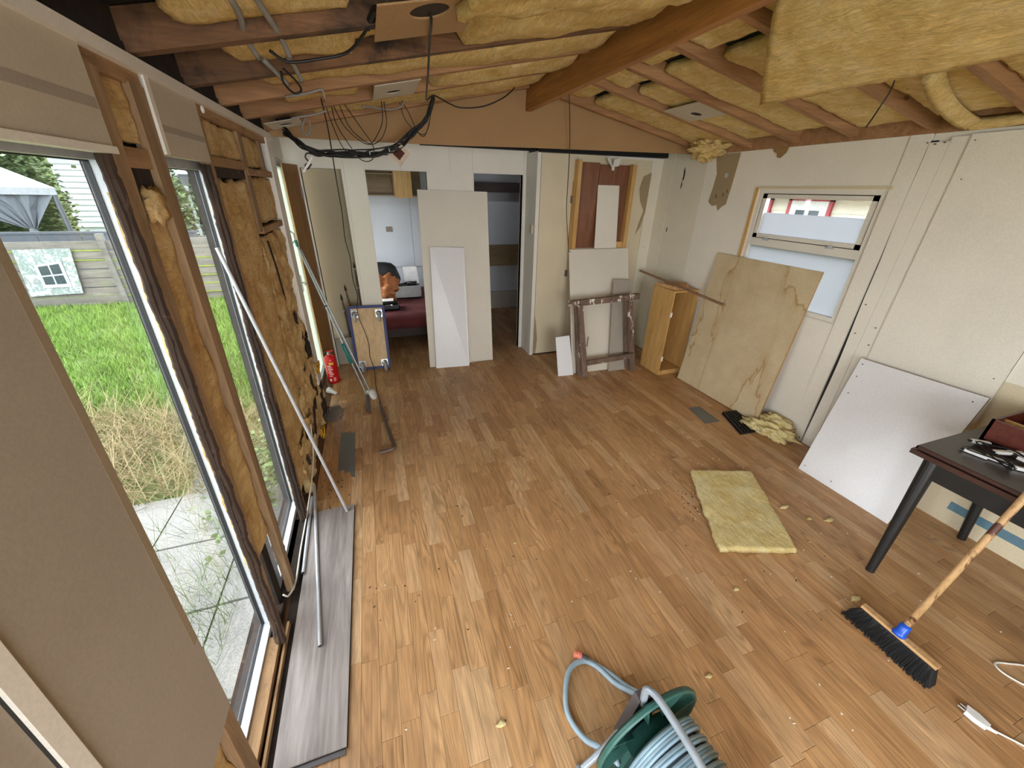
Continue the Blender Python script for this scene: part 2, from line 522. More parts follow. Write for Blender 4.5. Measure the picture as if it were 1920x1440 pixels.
mt['trestle'] = m_wood('trestle_timber', srgb(96, 76, 64), srgb(138, 114, 98), 'z', 0.75, stain=srgb(226, 222, 214), smin=0.60, smax=0.63, sscale=11)
mt['table_top'] = m_paint('dark_table_top', srgb(62, 54, 50), 0.18, 0.32)
mt['table_edge'] = m_wood('dark_table_edge', srgb(54, 32, 26), srgb(78, 48, 38), 'y', 0.4, knots=False)
mt['table_black'] = m_plain('black_lacquer', srgb(26, 27, 28), 0.4)
mt['boxred'] = m_wood('red_brown_box', srgb(76, 30, 20), srgb(106, 46, 32), 'x', 0.4, knots=False)
mt['broom_wood'] = m_wood('broom_wood', srgb(196, 150, 98), srgb(222, 182, 132), 'x', 0.55, knots=False)
mt['stick'] = m_wood('worn_broomstick', srgb(190, 148, 98), srgb(214, 178, 130), 'z', 0.55, stain=srgb(84, 46, 30), smin=0.54, smax=0.6, sscale=14, knots=False)
mt['bristle'] = m_plain('black_bristle', srgb(16, 16, 18), 0.7)
mt['bluep'] = m_plain('blue_plastic', srgb(24, 84, 200), 0.3)
mt['greenp'] = m_plain('dark_green_plastic', srgb(48, 92, 84), 0.4)
mt['hose'] = m_plain('pale_blue_hose', srgb(150, 172, 186), 0.35)
mt['hose_dark'] = m_plain('hose_stripe', srgb(96, 130, 146), 0.4)
mt['orangep'] = m_plain('orange_coupling', srgb(214, 120, 98), 0.5)
mt['frame_grey'] = m_plain('grey_tube_frame', srgb(156, 166, 176), 0.35, 0.3)
mt['bracket'] = m_plain('dark_grey_bracket', srgb(84, 80, 82), 0.5)
mt['grass'] = m_paint('lawn_soil', srgb(92, 108, 52), 0.3, 0.9, 4.0, 0.1)
mt['blade'] = m_paint('grass_blade', srgb(112, 142, 58), 0.35, 0.7, 6.0, 0.02)
mt['dry'] = m_paint('dry_grass', srgb(160, 144, 108), 0.2, 0.85, 8.0, 0.02)
mt['weed'] = m_paint('weed_leaf', srgb(104, 120, 70), 0.35, 0.7, 8.0)
mt['paving'] = m_paint('concrete_slab', srgb(156, 153, 148), 0.12, 0.85, 6.0, 0.12)
mt['fence'] = m_wood('weathered_fence', srgb(100, 97, 92), srgb(138, 133, 124), 'x', 0.9, 10, stain=srgb(104, 118, 70), smin=0.64, smax=0.78)
mt['moss'] = m_paint('moss', srgb(128, 142, 60), 0.3, 0.9, 12)
mt['hedge'] = m_paint('hedge_leaf', srgb(96, 112, 74), 0.45, 0.6, 9.0)
mt['siding'] = m_paint('white_siding', srgb(180, 185, 190), 0.03, 0.6)
mt['siding_cream'] = m_paint('cream_siding', srgb(176, 174, 162), 0.03, 0.6)
mt['red_trim'] = m_plain('dark_red_trim', srgb(132, 40, 52), 0.5)
mt['red_eave'] = m_plain('red_eave', srgb(206, 92, 98), 0.5)
mt['dark_pane'] = m_plain('dark_pane', srgb(62, 72, 78), 0.1)
mt['canvas'] = m_plain('white_canvas', srgb(140, 144, 148), 0.7)
mt['net'] = m_plain('dark_grey_net', srgb(92, 98, 104), 0.8)
mt['pole_grey'] = m_plain('grey_pole', srgb(76, 82, 90), 0.5)
mt['roof_grey'] = m_plain('grey_roof', srgb(150, 154, 156), 0.8)
mt['bed_wall'] = m_paint('blue_grey_wall', srgb(190, 193, 198), 0.03, 0.6)
mt['bedcover'] = m_paint('dark_red_bedcover', srgb(96, 40, 40), 0.15, 0.9, 12)
mt['cloth'] = m_paint('orange_brown_cloth', srgb(186, 118, 70), 0.12, 0.6, 10)
mt['bag'] = m_plain('black_bag', srgb(26, 26, 28), 0.45)
mt['tub'] = m_plain('translucent_tub', srgb(192, 196, 196), 0.3)
mt['dark_shelf'] = m_wood('dark_shelf', srgb(40, 26, 22), srgb(60, 40, 32), 'x', 0.6, knots=False)
mt['shelf_in'] = m_wood('shelf_wood', srgb(120, 98, 68), srgb(150, 124, 88), 'x', 0.6, knots=False)
mt['debris'] = m_paint('grey_dust', srgb(128, 126, 124), 0.4, 0.95, 60)
mt['socket'] = m_plain('beige_switch', srgb(206, 190, 172), 0.4)
mt['socket_dark'] = m_plain('bronze_socket', srgb(110, 96, 84), 0.4)
mt['paper'] = m_plain('white_paper', srgb(226, 222, 214), 0.8)
mt['vinyl_torn'] = m_plain('torn_brown_paper', srgb(150, 118, 74), 0.9)


def m_poster():
    t = NT('garden_poster')
    v = t.coord()
    n = t.noise(v, 9, 6, 0.7, 0.6); n2 = t.noise(v, 16, 4, 0.6)
    col = t.ramp(n, [(0.38, srgb(186, 190, 192)), (0.47, srgb(150, 158, 158)), (0.53, srgb(106, 124, 116)), (0.62, srgb(166, 172, 172)), (0.7, srgb(188, 190, 192))])
    col = t.mix(col, srgb(172, 146, 150), t.ramp(n2, [(0.6, grey(0)), (0.68, grey(0.9))]))
    return t.done(col, 0.7)


mt['poster'] = m_poster()

# ------------------------------------------------------------------ floor
FX0, FX1, FY1 = -0.56, 3.16, 4.36
fl = MB().box((-0.74, -2.4, -0.12), (3.3, 4.4, -0.006)).box((-1.0, 4.4, -0.12), (3.3, 6.4, -0.006)).build('floor', mt['floor_base'])
tag(fl, 'brown oak strip floor running the length of the room', 'floor', kind='structure')
strips = []
sw = 0.0717; x = FX0; ci = 0
while x < FX1 - 0.002:
    x1 = min(x + sw, FX1)
    y = -2.35 + random.uniform(0, 0.3)
    while y < 6.2:
        L = random.uniform(0.26, 0.46); y1 = y + L
        strips.append((x, x1, y, min(y1, 6.2), random.random(), random.random(), random.random()))
        y = y1
    x = x1; ci += 1


def strip_geo(mb, st):
    x0, x1, y0, y1 = st[:4]
    g, c = 0.0004, 0.0012
    i = len(mb.v)
    a = [(x0 + g, y0 + g), (x1 - g, y0 + g), (x1 - g, y1 - g), (x0 + g, y1 - g)]
    b = [(x0 + g + c, y0 + g + c), (x1 - g - c, y0 + g + c), (x1 - g - c, y1 - g - c), (x0 + g + c, y1 - g - c)]
    mb.v += [Vector((p[0], p[1], -0.006)) for p in a] + [Vector((p[0], p[1], -0.0009)) for p in a] + [Vector((p[0], p[1], 0)) for p in b]
    for k in range(4):
        j = (k + 1) % 4
        mb.f += [(i + k, i + j, i + 4 + j, i + 4 + k), (i + 4 + k, i + 4 + j, i + 8 + j, i + 8 + k)]
    mb.f.append((i + 8, i + 9, i + 10, i + 11))


def set_tone(o, tones, per):
    ca = o.data.color_attributes.new('tone', 'FLOAT_COLOR', 'POINT')
    for k in range(len(o.data.vertices)):
        t = tones[k // per]
        ca.data[k].color = (t[0], t[1], t[2], 1)


def vis_score(st):
    cx, cy = (st[0] + st[1]) / 2, (st[2] + st[3]) / 2
    p = RC.transposed() @ Vector((cx, cy, -1.8))
    if p.z > -0.1: return 0
    u, v = 960 + 721 * p.x / -p.z, 720 - 721 * p.y / -p.z
    if not (-40 < u < 1960 and 0 < v < 1500): return 0
    if cy > 4.3 or (cx < -0.3 and cy < 2.0): return 0
    return (st[1] - st[0]) * (st[3] - st[2]) / (p.z * p.z) * max(0.2, 1.8 / p.length)


order = sorted(range(len(strips)), key=lambda k: -vis_score(strips[k]))
near = set(order[:300])
mbr = MB(); tones = []
for k, st in enumerate(strips):
    if k in near:
        m = MB(); strip_geo(m, st)
        o = m.build('floor_strip', mt['floor'], fl)
        set_tone(o, [st[4:7]], 12)
    else:
        strip_geo(mbr, st); tones.append(st[4:7])
o = mbr.build('floor_strips_far', mt['floor'], fl); set_tone(o, tones, 12); o['kind'] = 'stuff'

# ------------------------------------------------------------------ left wall
wl = root('wall_left', (-0.62, 1.4, 0), 'gutted timber window wall with exposed studs and brown insulation', 'wall', kind='structure')


def L(mb, name, mat, smooth=False, parent=None):
    return mb.shear().build(name, mat, parent or wl, smooth)


# core behind the battens
for (y0, y1, z0, z1) in ((1.50, 1.56, 0, 2.1), (2.27, 3.50, 0, 2.1), (0.15, 1.50, 1.885, 2.1), (1.56, 2.27, 1.885, 2.1), (0.15, 0.74, 0, 0.46),
                         (0.15, 0.74, 0.46, 1.885)):
    L(MB().box((-0.74, y0, z0), (-0.635, y1, z1)), 'wall_core', mt['black_rot'])
MBx = MB().box((-0.74, 0.15, -0.02), (-0.62, 3.5, 0.03)); L(MBx, 'bottom_rail', mt['rot'])
# top plates
L(MB().box((-0.62, -0.2, 2.045), (-0.585, 3.50, 2.085)), 'top_plate', mt['stud_y'])
L(MB().box((-0.62, -2.2, 2.082), (-0.562, 3.50, 2.115)), 'cornice', mt['trim_white'])
# studs
L(MB().hexa([(-0.612, 1.31, 0.03), (-0.58, 1.31, 0.03), (-0.58, 1.326, 0.03), (-0.612, 1.326, 0.03)], [(-0.612, 1.31, 2.05), (-0.58, 1.31, 2.05), (-0.58, 1.388, 2.05), (-0.612, 1.388, 2.05)]), 'stud', mt['stud'])
L(MB().hexa([(-0.612, 1.560, 0.03), (-0.58, 1.560, 0.03), (-0.58, 1.598, 0.03), (-0.612, 1.598, 0.03)], [(-0.612, 1.535, 2.05), (-0.58, 1.535, 2.05), (-0.58, 1.622, 2.05), (-0.612, 1.622, 2.05)]), 'stud', mt['stud'])
L(MB().box((-0.612, 2.035, 0.03), (-0.58, 2.085, 2.05)), 'stud', mt['stud'])
L(MB().box((-0.625, 2.64, 1.56), (-0.59, 2.72, 2.05)), 'stud', mt['stud'])
L(MB().box((-0.625, 3.12, 1.86), (-0.59, 3.17, 2.05)), 'stud', mt['stud'])
L(MB().box((-0.612, 0.80, 0.0), (-0.575, 0.855, 0.46)), 'stud', mt['stud'])
L(MB().box((-0.612, 0.60, 0.0), (-0.585, 0.63, 0.46)), 'stud', mt['stud'])
# rotten edges facing the windows


def rot_strip(y, x0, x1, z0, z1, seed):
    m = MB(); n = 140; pts = []; rad = []
    for k in range(n + 1):
        z = z0 + (z1 - z0) * k / n
        q = Vector((seed, 0, z * 9))
        pts.append((x0 + (x1 - x0) * 0.5 + 0.006 * noise.noise(q), y + 0.003 * noise.noise(q + Vector((5, 0, 0))), z))
        rad.append(0.012 + 0.002 * noise.noise(q * 1.5 + Vector((0, 4, 0))) + 0.0035 * noise.noise(q * 7))
    m.tube(pts, 0.012, 7, True, rad)
    return L(m, 'rotten_edge', mt['rot'])


rot_strip(1.302, -0.61, -0.588, 0.04, 1.87, 1.0)
rot_strip(1.306, -0.60, -0.575, 0.04, 1.87, 11.0)
rot_strip(1.325, -0.615, -0.60, 0.04, 1.3, 3.0)
rot_strip(2.03, -0.61, -0.595, 0.04, 1.87, 2.0)
rot_strip(2.034, -0.60, -0.575, 0.04, 1.87, 14.0)
rot_strip(2.055, -0.60, -0.58, 0.04, 0.8, 6.0)
rot_strip(1.625, -0.61, -0.59, 0.04, 1.0, 8.0)
# noggings
L(MB().box((-0.62, 1.395, 1.835), (-0.588, 1.535, 1.885)), 'nogging', mt['stud_y'])
L(MB().box((-0.625, 1.395, 1.775), (-0.598, 1.535, 1.835)), 'nogging', mt['rot'])
L(MB().box((-0.62, 2.085, 1.868), (-0.588, 2.64, 1.905)), 'nogging', mt['stud_y'])
L(MB().box((-0.622, 2.085, 1.825), (-0.60, 2.66, 1.868)), 'nogging', mt['rot'])
L(MB().box((-0.62, 2.66, 1.845), (-0.585, 3.30, 1.88)), 'nogging', mt['stud_y'])
L(MB().box((-0.62, 2.70, 1.545), (-0.585, 3.30, 1.58)), 'nogging', mt['stud_y'])
# insulation between the studs


def wins(y0, y1, z0, z1, seed, amp=0.010, nu=14, nv=40, x=-0.602, rag=0.012):
    m = MB().batt((x, y0, z0), (0, y1 - y0, 0), (0, 0, z1 - z0), (1, 0, 0), nu, nv, amp, 0.03, 7, seed, rag)
    return L(m, 'insulation_batt', mt['ins_wall'], True)


wins(1.385, 1.545, 1.895, 2.05, 1)
wins(1.335, 1.555, 0.42, 1.78, 2, 0.012, 14, 70)
wins(2.09, 2.65, 1.905, 2.05, 3, nu=24, nv=10)
wins(2.08, 2.66, 0.10, 1.825, 4, 0.012, 26, 70, rag=0.02)
wins(2.73, 3.12, 1.885, 2.05, 5, nu=18, nv=10)
wins(2.72, 3.29, 1.585, 1.845, 6, nu=26, nv=14)
wins(2.64, 3.33, 0.12, 1.54, 7, 0.030, 50, 90, x=-0.602, rag=0.04)
wins(2.86, 3.48, 0.0, 0.62, 8, 0.042, 50, 50, x=-0.592, rag=0.05)
wins(2.30, 2.9, 0.0, 0.36, 9, 0.038, 46, 30, x=-0.595, rag=0.05)
for (yy, zz, a_, b_) in ((2.55, 0.30, .03, .05), (2.72, 0.20, .03, .035), (3.05, 0.95, .02, .06), (3.12, 0.80, .02, .04), (2.45, 0.16, .02, .05), (3.30, 0.75, .03, .05), (3.20, 0.30, .025, .05), (2.95, 0.62, .015, .05)):
    L(MB().blob((-0.590, yy, zz), (0.009, a_ * 0.6, b_ * 0.7), yy * 7, 0.8, 4, 2.5), 'dark_rip', mt['rot'], True)
wins(0.62, 0.81, 0.02, 0.44, 10, 0.015, 12, 20)
# a torn tuft below the first nogging and dark rips in the far batt
L(MB().blob((-0.590, 1.47, 1.74), (0.018, 0.055, 0.05), 3, 0.6, 3, 2.5), 'insulation_tuft', mt['ins_wall'], True)
L(MB().blob((-0.585, 3.22, 0.66), (0.018, 0.05, 0.09), 5, 0.6, 3, 2.5), 'dark_blob', mt['black_rot'], True)  # dark blob set into the far batt
L(MB().tube(smoothp([(-0.592, 2.76, 1.50), (-0.588, 2.80, 1.36), (-0.588, 2.83, 1.24), (-0.592, 2.87, 1.12)], 6), 0.006, 6, True), 'tear', mt['black_rot'])
L(MB().tube(smoothp([(-0.592, 3.10, 0.50), (-0.582, 3.02, 0.38), (-0.582, 2.90, 0.26), (-0.586, 2.80, 0.12)], 6), 0.009, 6), 'tear', mt['rot'])
L(MB().tube(smoothp([(-0.590, 3.12, 0.52), (-0.580, 3.06, 0.36), (-0.582, 3.00, 0.24)], 6), 0.006, 6), 'tear', mt['rot'])
# header panels
hp = L(MB().box((-0.605, -0.3, 1.877), (-0.578, 1.325, 2.085)), 'header_panel', mt['hdr_panel'])
L(MB().box((-0.5785, -0.3, 1.955), (-0.5772, 1.318, 1.978)), 'tape_mark', mt['panel_beige'])
L(MB().box((-0.607, -0.3, 1.862), (-0.570, 1.325, 1.878)), 'header_edge', mt['trim_white'])
L(MB().box((-0.605, 1.622, 1.877), (-0.578, 2.052, 2.085)), 'header_panel', mt['hdr_panel'])
L(MB().box((-0.5785, 1.64, 1.945), (-0.5772, 2.045, 1.965)), 'tape_mark', mt['panel_beige'])
L(MB().box((-0.607, 1.622, 1.88), (-0.572, 1.650, 2.085)), 'header_edge', mt['trim_white'])
# white corner post at the end of the wall
L(MB().box((-0.66, 3.30, 0.30), (-0.575, 3.47, 2.10)), 'corner_post', mt['trim_white'])
L(MB().box((-0.66, 3.34, 0.0), (-0.58, 3.47, 0.30)), 'corner_post', mt['rot'])
# near panel with trim, in front of the first window
L(MB().box((-0.575, -0.13, 0.46), (-0.560, 0.835, 1.875)), 'wall_panel', mt['panel_beige'])
L(MB().box((-0.5605, 0.812, 0.75), (-0.5597, 0.834, 1.87)), 'panel_edge_mark', mt['panel_mark'])
L(MB().box((-0.56, 0.472, 0.3), (-0.553, 0.504, 2.08)), 'trim_strip', mt['trim_white'])
L(MB().box((-0.56, 0.467, 0.3), (-0.5595, 0.472, 2.08)), 'dark_joint', mt['gasket'])
# sill timbers under the windows
L(MB().box((-0.645, 0.75, 0.018), (-0.600, 1.33, 0.048)), 'sill_timber', mt['stud_y'])
L(MB().box((-0.588, 0.62, 0.0), (-0.579, 1.40, 0.030)), 'bottom_plate', mt['stud_y'])
L(MB().box((-0.600, 0.62, -0.004), (-0.556, 2.1, 0.002)), 'gap_shade', mt['black_rot'])  # dark strip paints the shade in the gap along the floor edge
L(MB().box((-0.66, 1.62, 0.0), (-0.575, 2.05, 0.03)), 'bottom_plate', mt['black_rot'])
# little white hook
L(MB().torus((-0.572, 2.10, 2.065), (1, 0, 0), 0.010, 0.004, 14, 6), 'ring_hook', mt['whitep'])


def window_left(name, y0, y1, g0, g1, label, n):
    w = root(name, (-0.69, (y0 + y1) / 2, 0.03), label, 'window', kind='structure')
    z0, z1, gz0, gz1 = 0.03, 1.885, 0.055, 1.85
    fr = MB()
    fr.box((-0.69, y0, z0), (-0.645, g0, z1)); fr.box((-0.69, g1, z0), (-0.645, y1, z1))
    fr.box((-0.69, g0, z0), (-0.645, g1, gz0)); fr.box((-0.69, g0, gz1), (-0.645, g1, z1))
    f = fr.shear().build('frame', mt['pvc'], w)
    st = MB(); a, b = g0 - 0.0, g1 + 0.0
    st.box((-0.664, g1 - 0.004, gz0), (-0.645, g1 + 0.001, gz1)); st.box((-0.664, g0, gz0 - 0.001), (-0.645, g1, gz0 + 0.004))
    st.shear().build('glazing_bead', mt['pvc'], w)
    gk = MB(); e = 0.003
    gk.box((-0.688, g0, gz0), (-0.674, g0 + e, gz1)); gk.box((-0.688, g1 - e, gz0), (-0.674, g1, gz1))
    gk.box((-0.688, g0, gz0), (-0.676, g1, gz0 + e)); gk.box((-0.688, g0, gz1 - e), (-0.676, g1, gz1))
    gk.shear().build('gasket', mt['gasket'], w)
    MB().box((-0.683, g0, gz0), (-0.679, g1, gz1)).shear().build('pane', mt['glass'], w)
    return w


window_left('window_1', 0.745, 1.455, 0.80, 1.404, 'large white framed floor-length window beside the beige panel', 1)
window_left('window_2', 1.57, 2.26, 1.63, 2.195, 'second floor-length white framed window, between two insulated bays', 2)

# glazed door in the recess past the white post
d1 = root('door_1', (-0.64, 3.95, 0), 'narrow glazed exterior door with greenish patterned glass past the white post', 'door', kind='structure')
f = MB()
for (a, b) in ((((-0.71, 3.50, 0.0)), (-0.66, 3.55, 2.0)), ((-0.71, 4.39, 0), (-0.66, 4.44, 2.0)), ((-0.71, 3.55, 1.94), (-0.66, 4.39, 2.0)), ((-0.71, 3.55, 0), (-0.66, 4.39, 0.05))):
    f.box(a, b)
f.build('frame', mt['pvc'], d1)
MB().box((-0.690, 3.55, 0.05), (-0.684, 4.39, 1.94)).build('pane', mt['green_glass'], d1)
h = MB().tube([(-0.684, 4.12, 0.98), (-0.64, 4.12, 0.98), (-0.635, 4.11, 0.98), (-0.635, 4.02, 0.98)], 0.008, 8)
h.box((-0.684, 4.105, 0.90), (-0.674, 4.135, 1.05)); h.build('handle', mt['zinc'], d1)
MB().tube([(-0.684, 4.10, 1.33), (-0.65, 4.10, 1.36), (-0.645, 4.06, 1.42), (-0.684, 4.05, 1.46)], 0.006, 6).build('stay', mt['zinc'], d1)
wx = MB().box((-0.74, 3.47, 2.0), (-0.64, 4.44, 2.25)); wx.box((-0.74, 3.47, -0.02), (-0.68, 3.50, 2.2))
tag(wx.build('wall_recess', mt['wall_white']), 'short white wall above the narrow glazed door', 'wall', kind='structure')
bd = root('door_2', (-0.58, 4.2, 0), 'brown veneered door leaf standing open edge-on in the recess', 'door', kind='structure')
MB().prism([(-0.618, 4.06, 0.01), (-0.540, 4.34, 0.01), (-0.548, 4.343, 0.01), (-0.626, 4.063, 0.01)], (0, 0, 1.955)).build('leaf', mt['door_brown'], bd)
MB().prism([(-0.618, 4.059, 0.01), (-0.626, 4.062, 0.01), (-0.628, 4.055, 0.01), (-0.620, 4.052, 0.01)], (0, 0, 1.955)).build('edge_strip', mt['pine'], bd)
for z in (0.35, 1.0, 1.7):
    MB().box((-0.548, 4.305, z), (-0.538, 4.343, z + 0.09)).build('hinge', mt['socket_dark'], bd)

# left wall and end of the room behind the camera, unseen; openings added to bring in daylight
wb = MB()
wb.box((-0.74, -2.35, 0), (-0.62, -1.05, 2.12)); wb.box((-0.74, -0.15, 0), (-0.62, 0.15, 2.12)); wb.box((-0.74, -1.05, 2.0), (-0.62, -0.15, 2.12))
wb.build('wall_left_rear', mt['hdr_panel'])['kind'] = 'structure'
wr = MB()
wr.box((-0.74, -2.42, 0), (-0.45, -2.30, 2.7)); wr.box((1.25, -2.42, 0), (3.25, -2.30, 2.7)); wr.box((-0.45, -2.42, 2.1), (1.25, -2.30, 2.7)); wr.box((-0.45, -2.42, 0), (1.25, -2.30, 0.4))
wr.build('wall_rear', mt['wall_white'])['kind'] = 'structure'

# ------------------------------------------------------------------ right wall
XR = 3.13
wrt = root('wall_right', (XR, 1.5, 0), 'white panelled side wall with window', 'wall', kind='structure')


def Rb(y0, y1, z0, z1, name, mat, x0=XR, x1=3.22):
    return MB().box((x0, y0, z0), (x1, y1, z1)).build(name, mat, wrt)


WY0, WY1, WZ0, WZ1 = 1.80, 2.745, 0.97, 1.845
Rb(WY1, 3.40, 0, 2.14, 'wall_panel', mt['wall_white'])
Rb(3.403, 3.86, 0, 2.20, 'wall_panel', mt['wall_dirty'])
Rb(3.864, 4.06, 0, 2.20, 'corner_panel', mt['wall_dirty'], XR - 0.004)
Rb(1.80, WY1, 0, WZ0, 'wall_panel', mt['wall_white'])
Rb(1.80, WY1, WZ1, 2.14, 'wall_panel', mt['wall_white'])
Rb(1.695, 1.797, 0, 2.14, 'joint_strip', mt['wall_white'], XR - 0.008)
Rb(-2.35, 1.69, 0, 0.93, 'lower_panel', mt['wall_beige'], XR + 0.012)
Rb(-2.35, 1.69, 0.93, 2.14, 'upper_panel', mt['wall_white'], XR + 0.012)
Rb(1.66, 1.70, 0.0, 2.10, 'gap_shade', mt['gasket'], XR + 0.006, XR + 0.011)  # dark backing paints the shade inside the open joint
# two narrow vertical boards and the large sheet with a wavy free edge
wv = []
for k in range(31):
    z = 2.09 * k / 30
    wv.append((XR - 0.006, 1.690 - 0.018 * math.exp(-((z - 0.7) / 0.55) ** 2) + 0.006 * noise.noise(Vector((0, 3.3, z * 2.2))), z))
mb = MB().prism(wv + [(XR - 0.006, 1.60, 2.09), (XR - 0.006, 1.60, 0.0)], (0.012, 0, 0)); mb.build('loose_strip', mt['wall_white'], wrt)
Rb(1.515, 1.598, 0.0, 2.11, 'narrow_board', mt['wall_white'], XR - 0.004, XR + 0.01)
Rb(0.895, 1.512, 0.60, 2.115, 'large_sheet', mt['wall_white'], XR - 0.014, XR - 0.002)
Rb(0.2, 0.893, 0.93, 2.115, 'upper_sheet', mt['wall_white'], XR + 0.0, XR + 0.011)
Rb(-0.6, 0.80, 0.10, 0.155, 'blue_tape', mt['hose_dark'], XR + 0.010, XR + 0.0125)
for (y, z) in ((1.70, 2.09), (1.66, 2.08), (1.62, 2.085), (1.49, 2.085), (1.47, 1.9), (1.655, 1.15), (1.645, 0.95), (1.545, 1.02), (1.54, 0.9), (0.93, 0.93), (1.545, 0.75), (1.76, 0.03), (1.71, 0.03), (2.95, 1.28), (2.90, 1.28), (3.0, 1.05)):
    MB().lathe((XR - 0.0145, y, z), (-1, 0, 0), [(-0.012, 0.0035), (0, 0.0035), (0.001, 0.002)], 8).build('screw_head', mt['steel_dark'], wrt)
Rb(1.99, 2.5, 2.135, 2.15, 'wall_top_edge', mt['gable'], XR - 0.002)
# bare patch with torn edge near the corner
pts = [(3.31, 2.13), (3.03, 2.13), (3.045, 1.86), (3.06, 1.72), (3.10, 1.70), (3.14, 1.66), (3.17, 1.71), (3.22, 1.70), (3.26, 1.72), (3.28, 1.74), (3.26, 1.86), (3.25, 1.97)]
MB().prism([(XR - 0.0015, y, z) for y, z in pts], (0.003, 0, 0)).build('bare_patch', mt['patch_brown'], wrt)
MB().lathe((XR - 0.002, 3.13, 1.955), (-1, 0, 0), [(0, 0.02), (0.002, 0.02)], 12).build('daylight_disc', mt['pvc'], wrt)  # pale disc painted as daylight showing through; no hole is cut
for (y, z, s) in ((3.69, 1.97, 0.030), (3.70, 1.88, 0.018), (3.80, 1.44, 0.014), (3.12, 1.80, 0.010), (3.20, 1.78, 0.012), (3.08, 1.83, 0.010)):
    MB().blob((XR + 0.001, y, z), (0.004, s * 0.55, s * 2.2), y * 9, 0.8, 2, 2.5).build('mould_spot', mt['rot'], wrt, True)
pts = [(2.72, 2.14), (2.58, 2.14), (2.59, 2.10), (2.63, 2.065), (2.66, 2.07), (2.67, 2.10), (2.70, 2.11)]
MB().prism([(XR - 0.010, y, z) for y, z in pts], (0.006, 0, 0)).build('torn_flap', mt['vinyl_torn'], wrt)

w4 = root('window_3', (3.16, 2.27, WZ0), 'white casement window with frosted panes in the right wall', 'window', kind='structure')
f = MB()
f.box((3.135, WY0, WZ0), (3.20, WY0 + 0.035, WZ1)); f.box((3.135, WY1 - 0.035, WZ0), (3.20, WY1, WZ1))
f.box((3.135, WY0 + .035, WZ0), (3.20, WY1 - .035, WZ0 + 0.03)); f.box((3.135, WY0 + .035, WZ1 - 0.03), (3.20, WY1 - .035, WZ1)); f.box((3.138, WY0 + .035, 1.415), (3.20, WY1 - .035, 1.475))
f.build('frame', mt['trim_white'], w4)
s = MB(); a0, a1, b0, b1 = WY0 + 0.045, WY1 - 0.045, 1.480, WZ1 - 0.036
s.box((3.145, a0, b0), (3.185, a0 + 0.035, b1)); s.box((3.145, a1 - 0.035, b0), (3.185, a1, b1)); s.box((3.145, a0, b0), (3.185, a1, b0 + 0.03)); s.box((3.145, a0, b1 - 0.03), (3.185, a1, b1))
sash = s.build('sash', mt['trim_white'], w4)
gk = MB(); e = 0.007
gk.box((3.150, a0 - e, b0 - e), (3.18, a0, b1 + e)); gk.box((3.150, a1, b0 - e), (3.18, a1 + e, b1 + e)); gk.box((3.150, a0, b1), (3.18, a1, b1 + e)); gk.box((3.150, a0, b0 - e), (3.18, a1, b0))
gk.build('gasket', mt['gasket'], w4)
MB().box((3.164, a0 + .035, 1.672), (3.168, a1 - .035, b1 - .03)).build('clear_pane', mt['clear'], sash)
MB().box((3.164, a0 + .035, b0 + .03), (3.168, a1 - .035, 1.672)).build('frosted_pane', mt['frost'], sash)
MB().box((3.164, WY0 + .035, WZ0 + .03), (3.168, WY1 - .035, 1.415)).build('frosted_pane', mt['frost'], w4)
for yy in (2.03, 2.56):
    MB().box((3.130, yy - 0.03, 1.462), (3.15, yy + 0.03, 1.474)).box((3.122, yy - 0.01, 1.468), (3.145, yy + 0.01, 1.485)).build('catch', mt['pvc'], w4)
MB().box((3.120, WY0 - 0.0, WZ0 - 0.016), (3.17, WY1 + 0.005, WZ0 - 0.002)).build('sill', mt['trim_white'], w4)
MB().box((3.118, WY1 + 0.004, 0.98), (3.135, WY1 + 0.028, 1.86)).build('side_batten', mt['pine'], w4)
MB().box((3.121, WY0 - 0.02, WZ1 + 0.003), (3.132, WY1, WZ1 + 0.022)).build('sealant_strip', mt['wall_beige'], w4)

# ------------------------------------------------------------------ back walls
YA, YB = 4.35, 4.05
wa = root('wall_back', (0.5, YA, 0), 'white partition wall with three doorways at the far end', 'wall', kind='structure')
ztop = 2.19; dz = 1.945


def A(x0, x1, z0, z1, name='wall_panel', mat='wall_white', y0=YA, y1=YA + 0.06):
    return MB().box((x0, y0, z0), (x1, y1, z1)).build(name, mt[mat], wa)


A(-0.70, -0.525, 0, ztop); A(-0.525, 1.665, dz, ztop, 'lintel_panel'); A(-0.185, 0.025, 0, dz, 'pier'); A(0.594, 1.071, 0, dz, 'pier'); A(1.605, 1.665, 0, dz, 'pier')
# doorway linings
for (a, b) in ((-0.525, -0.185), (0.025, 0.594), (1.071, 1.605)):
    m = MB(); y0, y1 = YA - 0.004, YA + 0.075
    m.box((a - 0.012, y0, 0), (a, y1, dz)); m.box((b, y0, 0), (b + 0.012, y1, dz)); m.box((a - 0.012, y0, dz), (b + 0.012, y1, dz + 0.012))
    m.build('door_lining', mt['trim_white'], wa)
for x in (-0.16, 0.35, 0.83, 1.06):
    A(x, x + 0.0025, dz + 0.012 if x > 0 else 0, ztop, 'panel_joint', 'hdr_panel', YA - 0.001, YA)
A(1.612, 1.64, 0, ztop, 'door_casing', 'trim_white', YA - 0.014, YA)
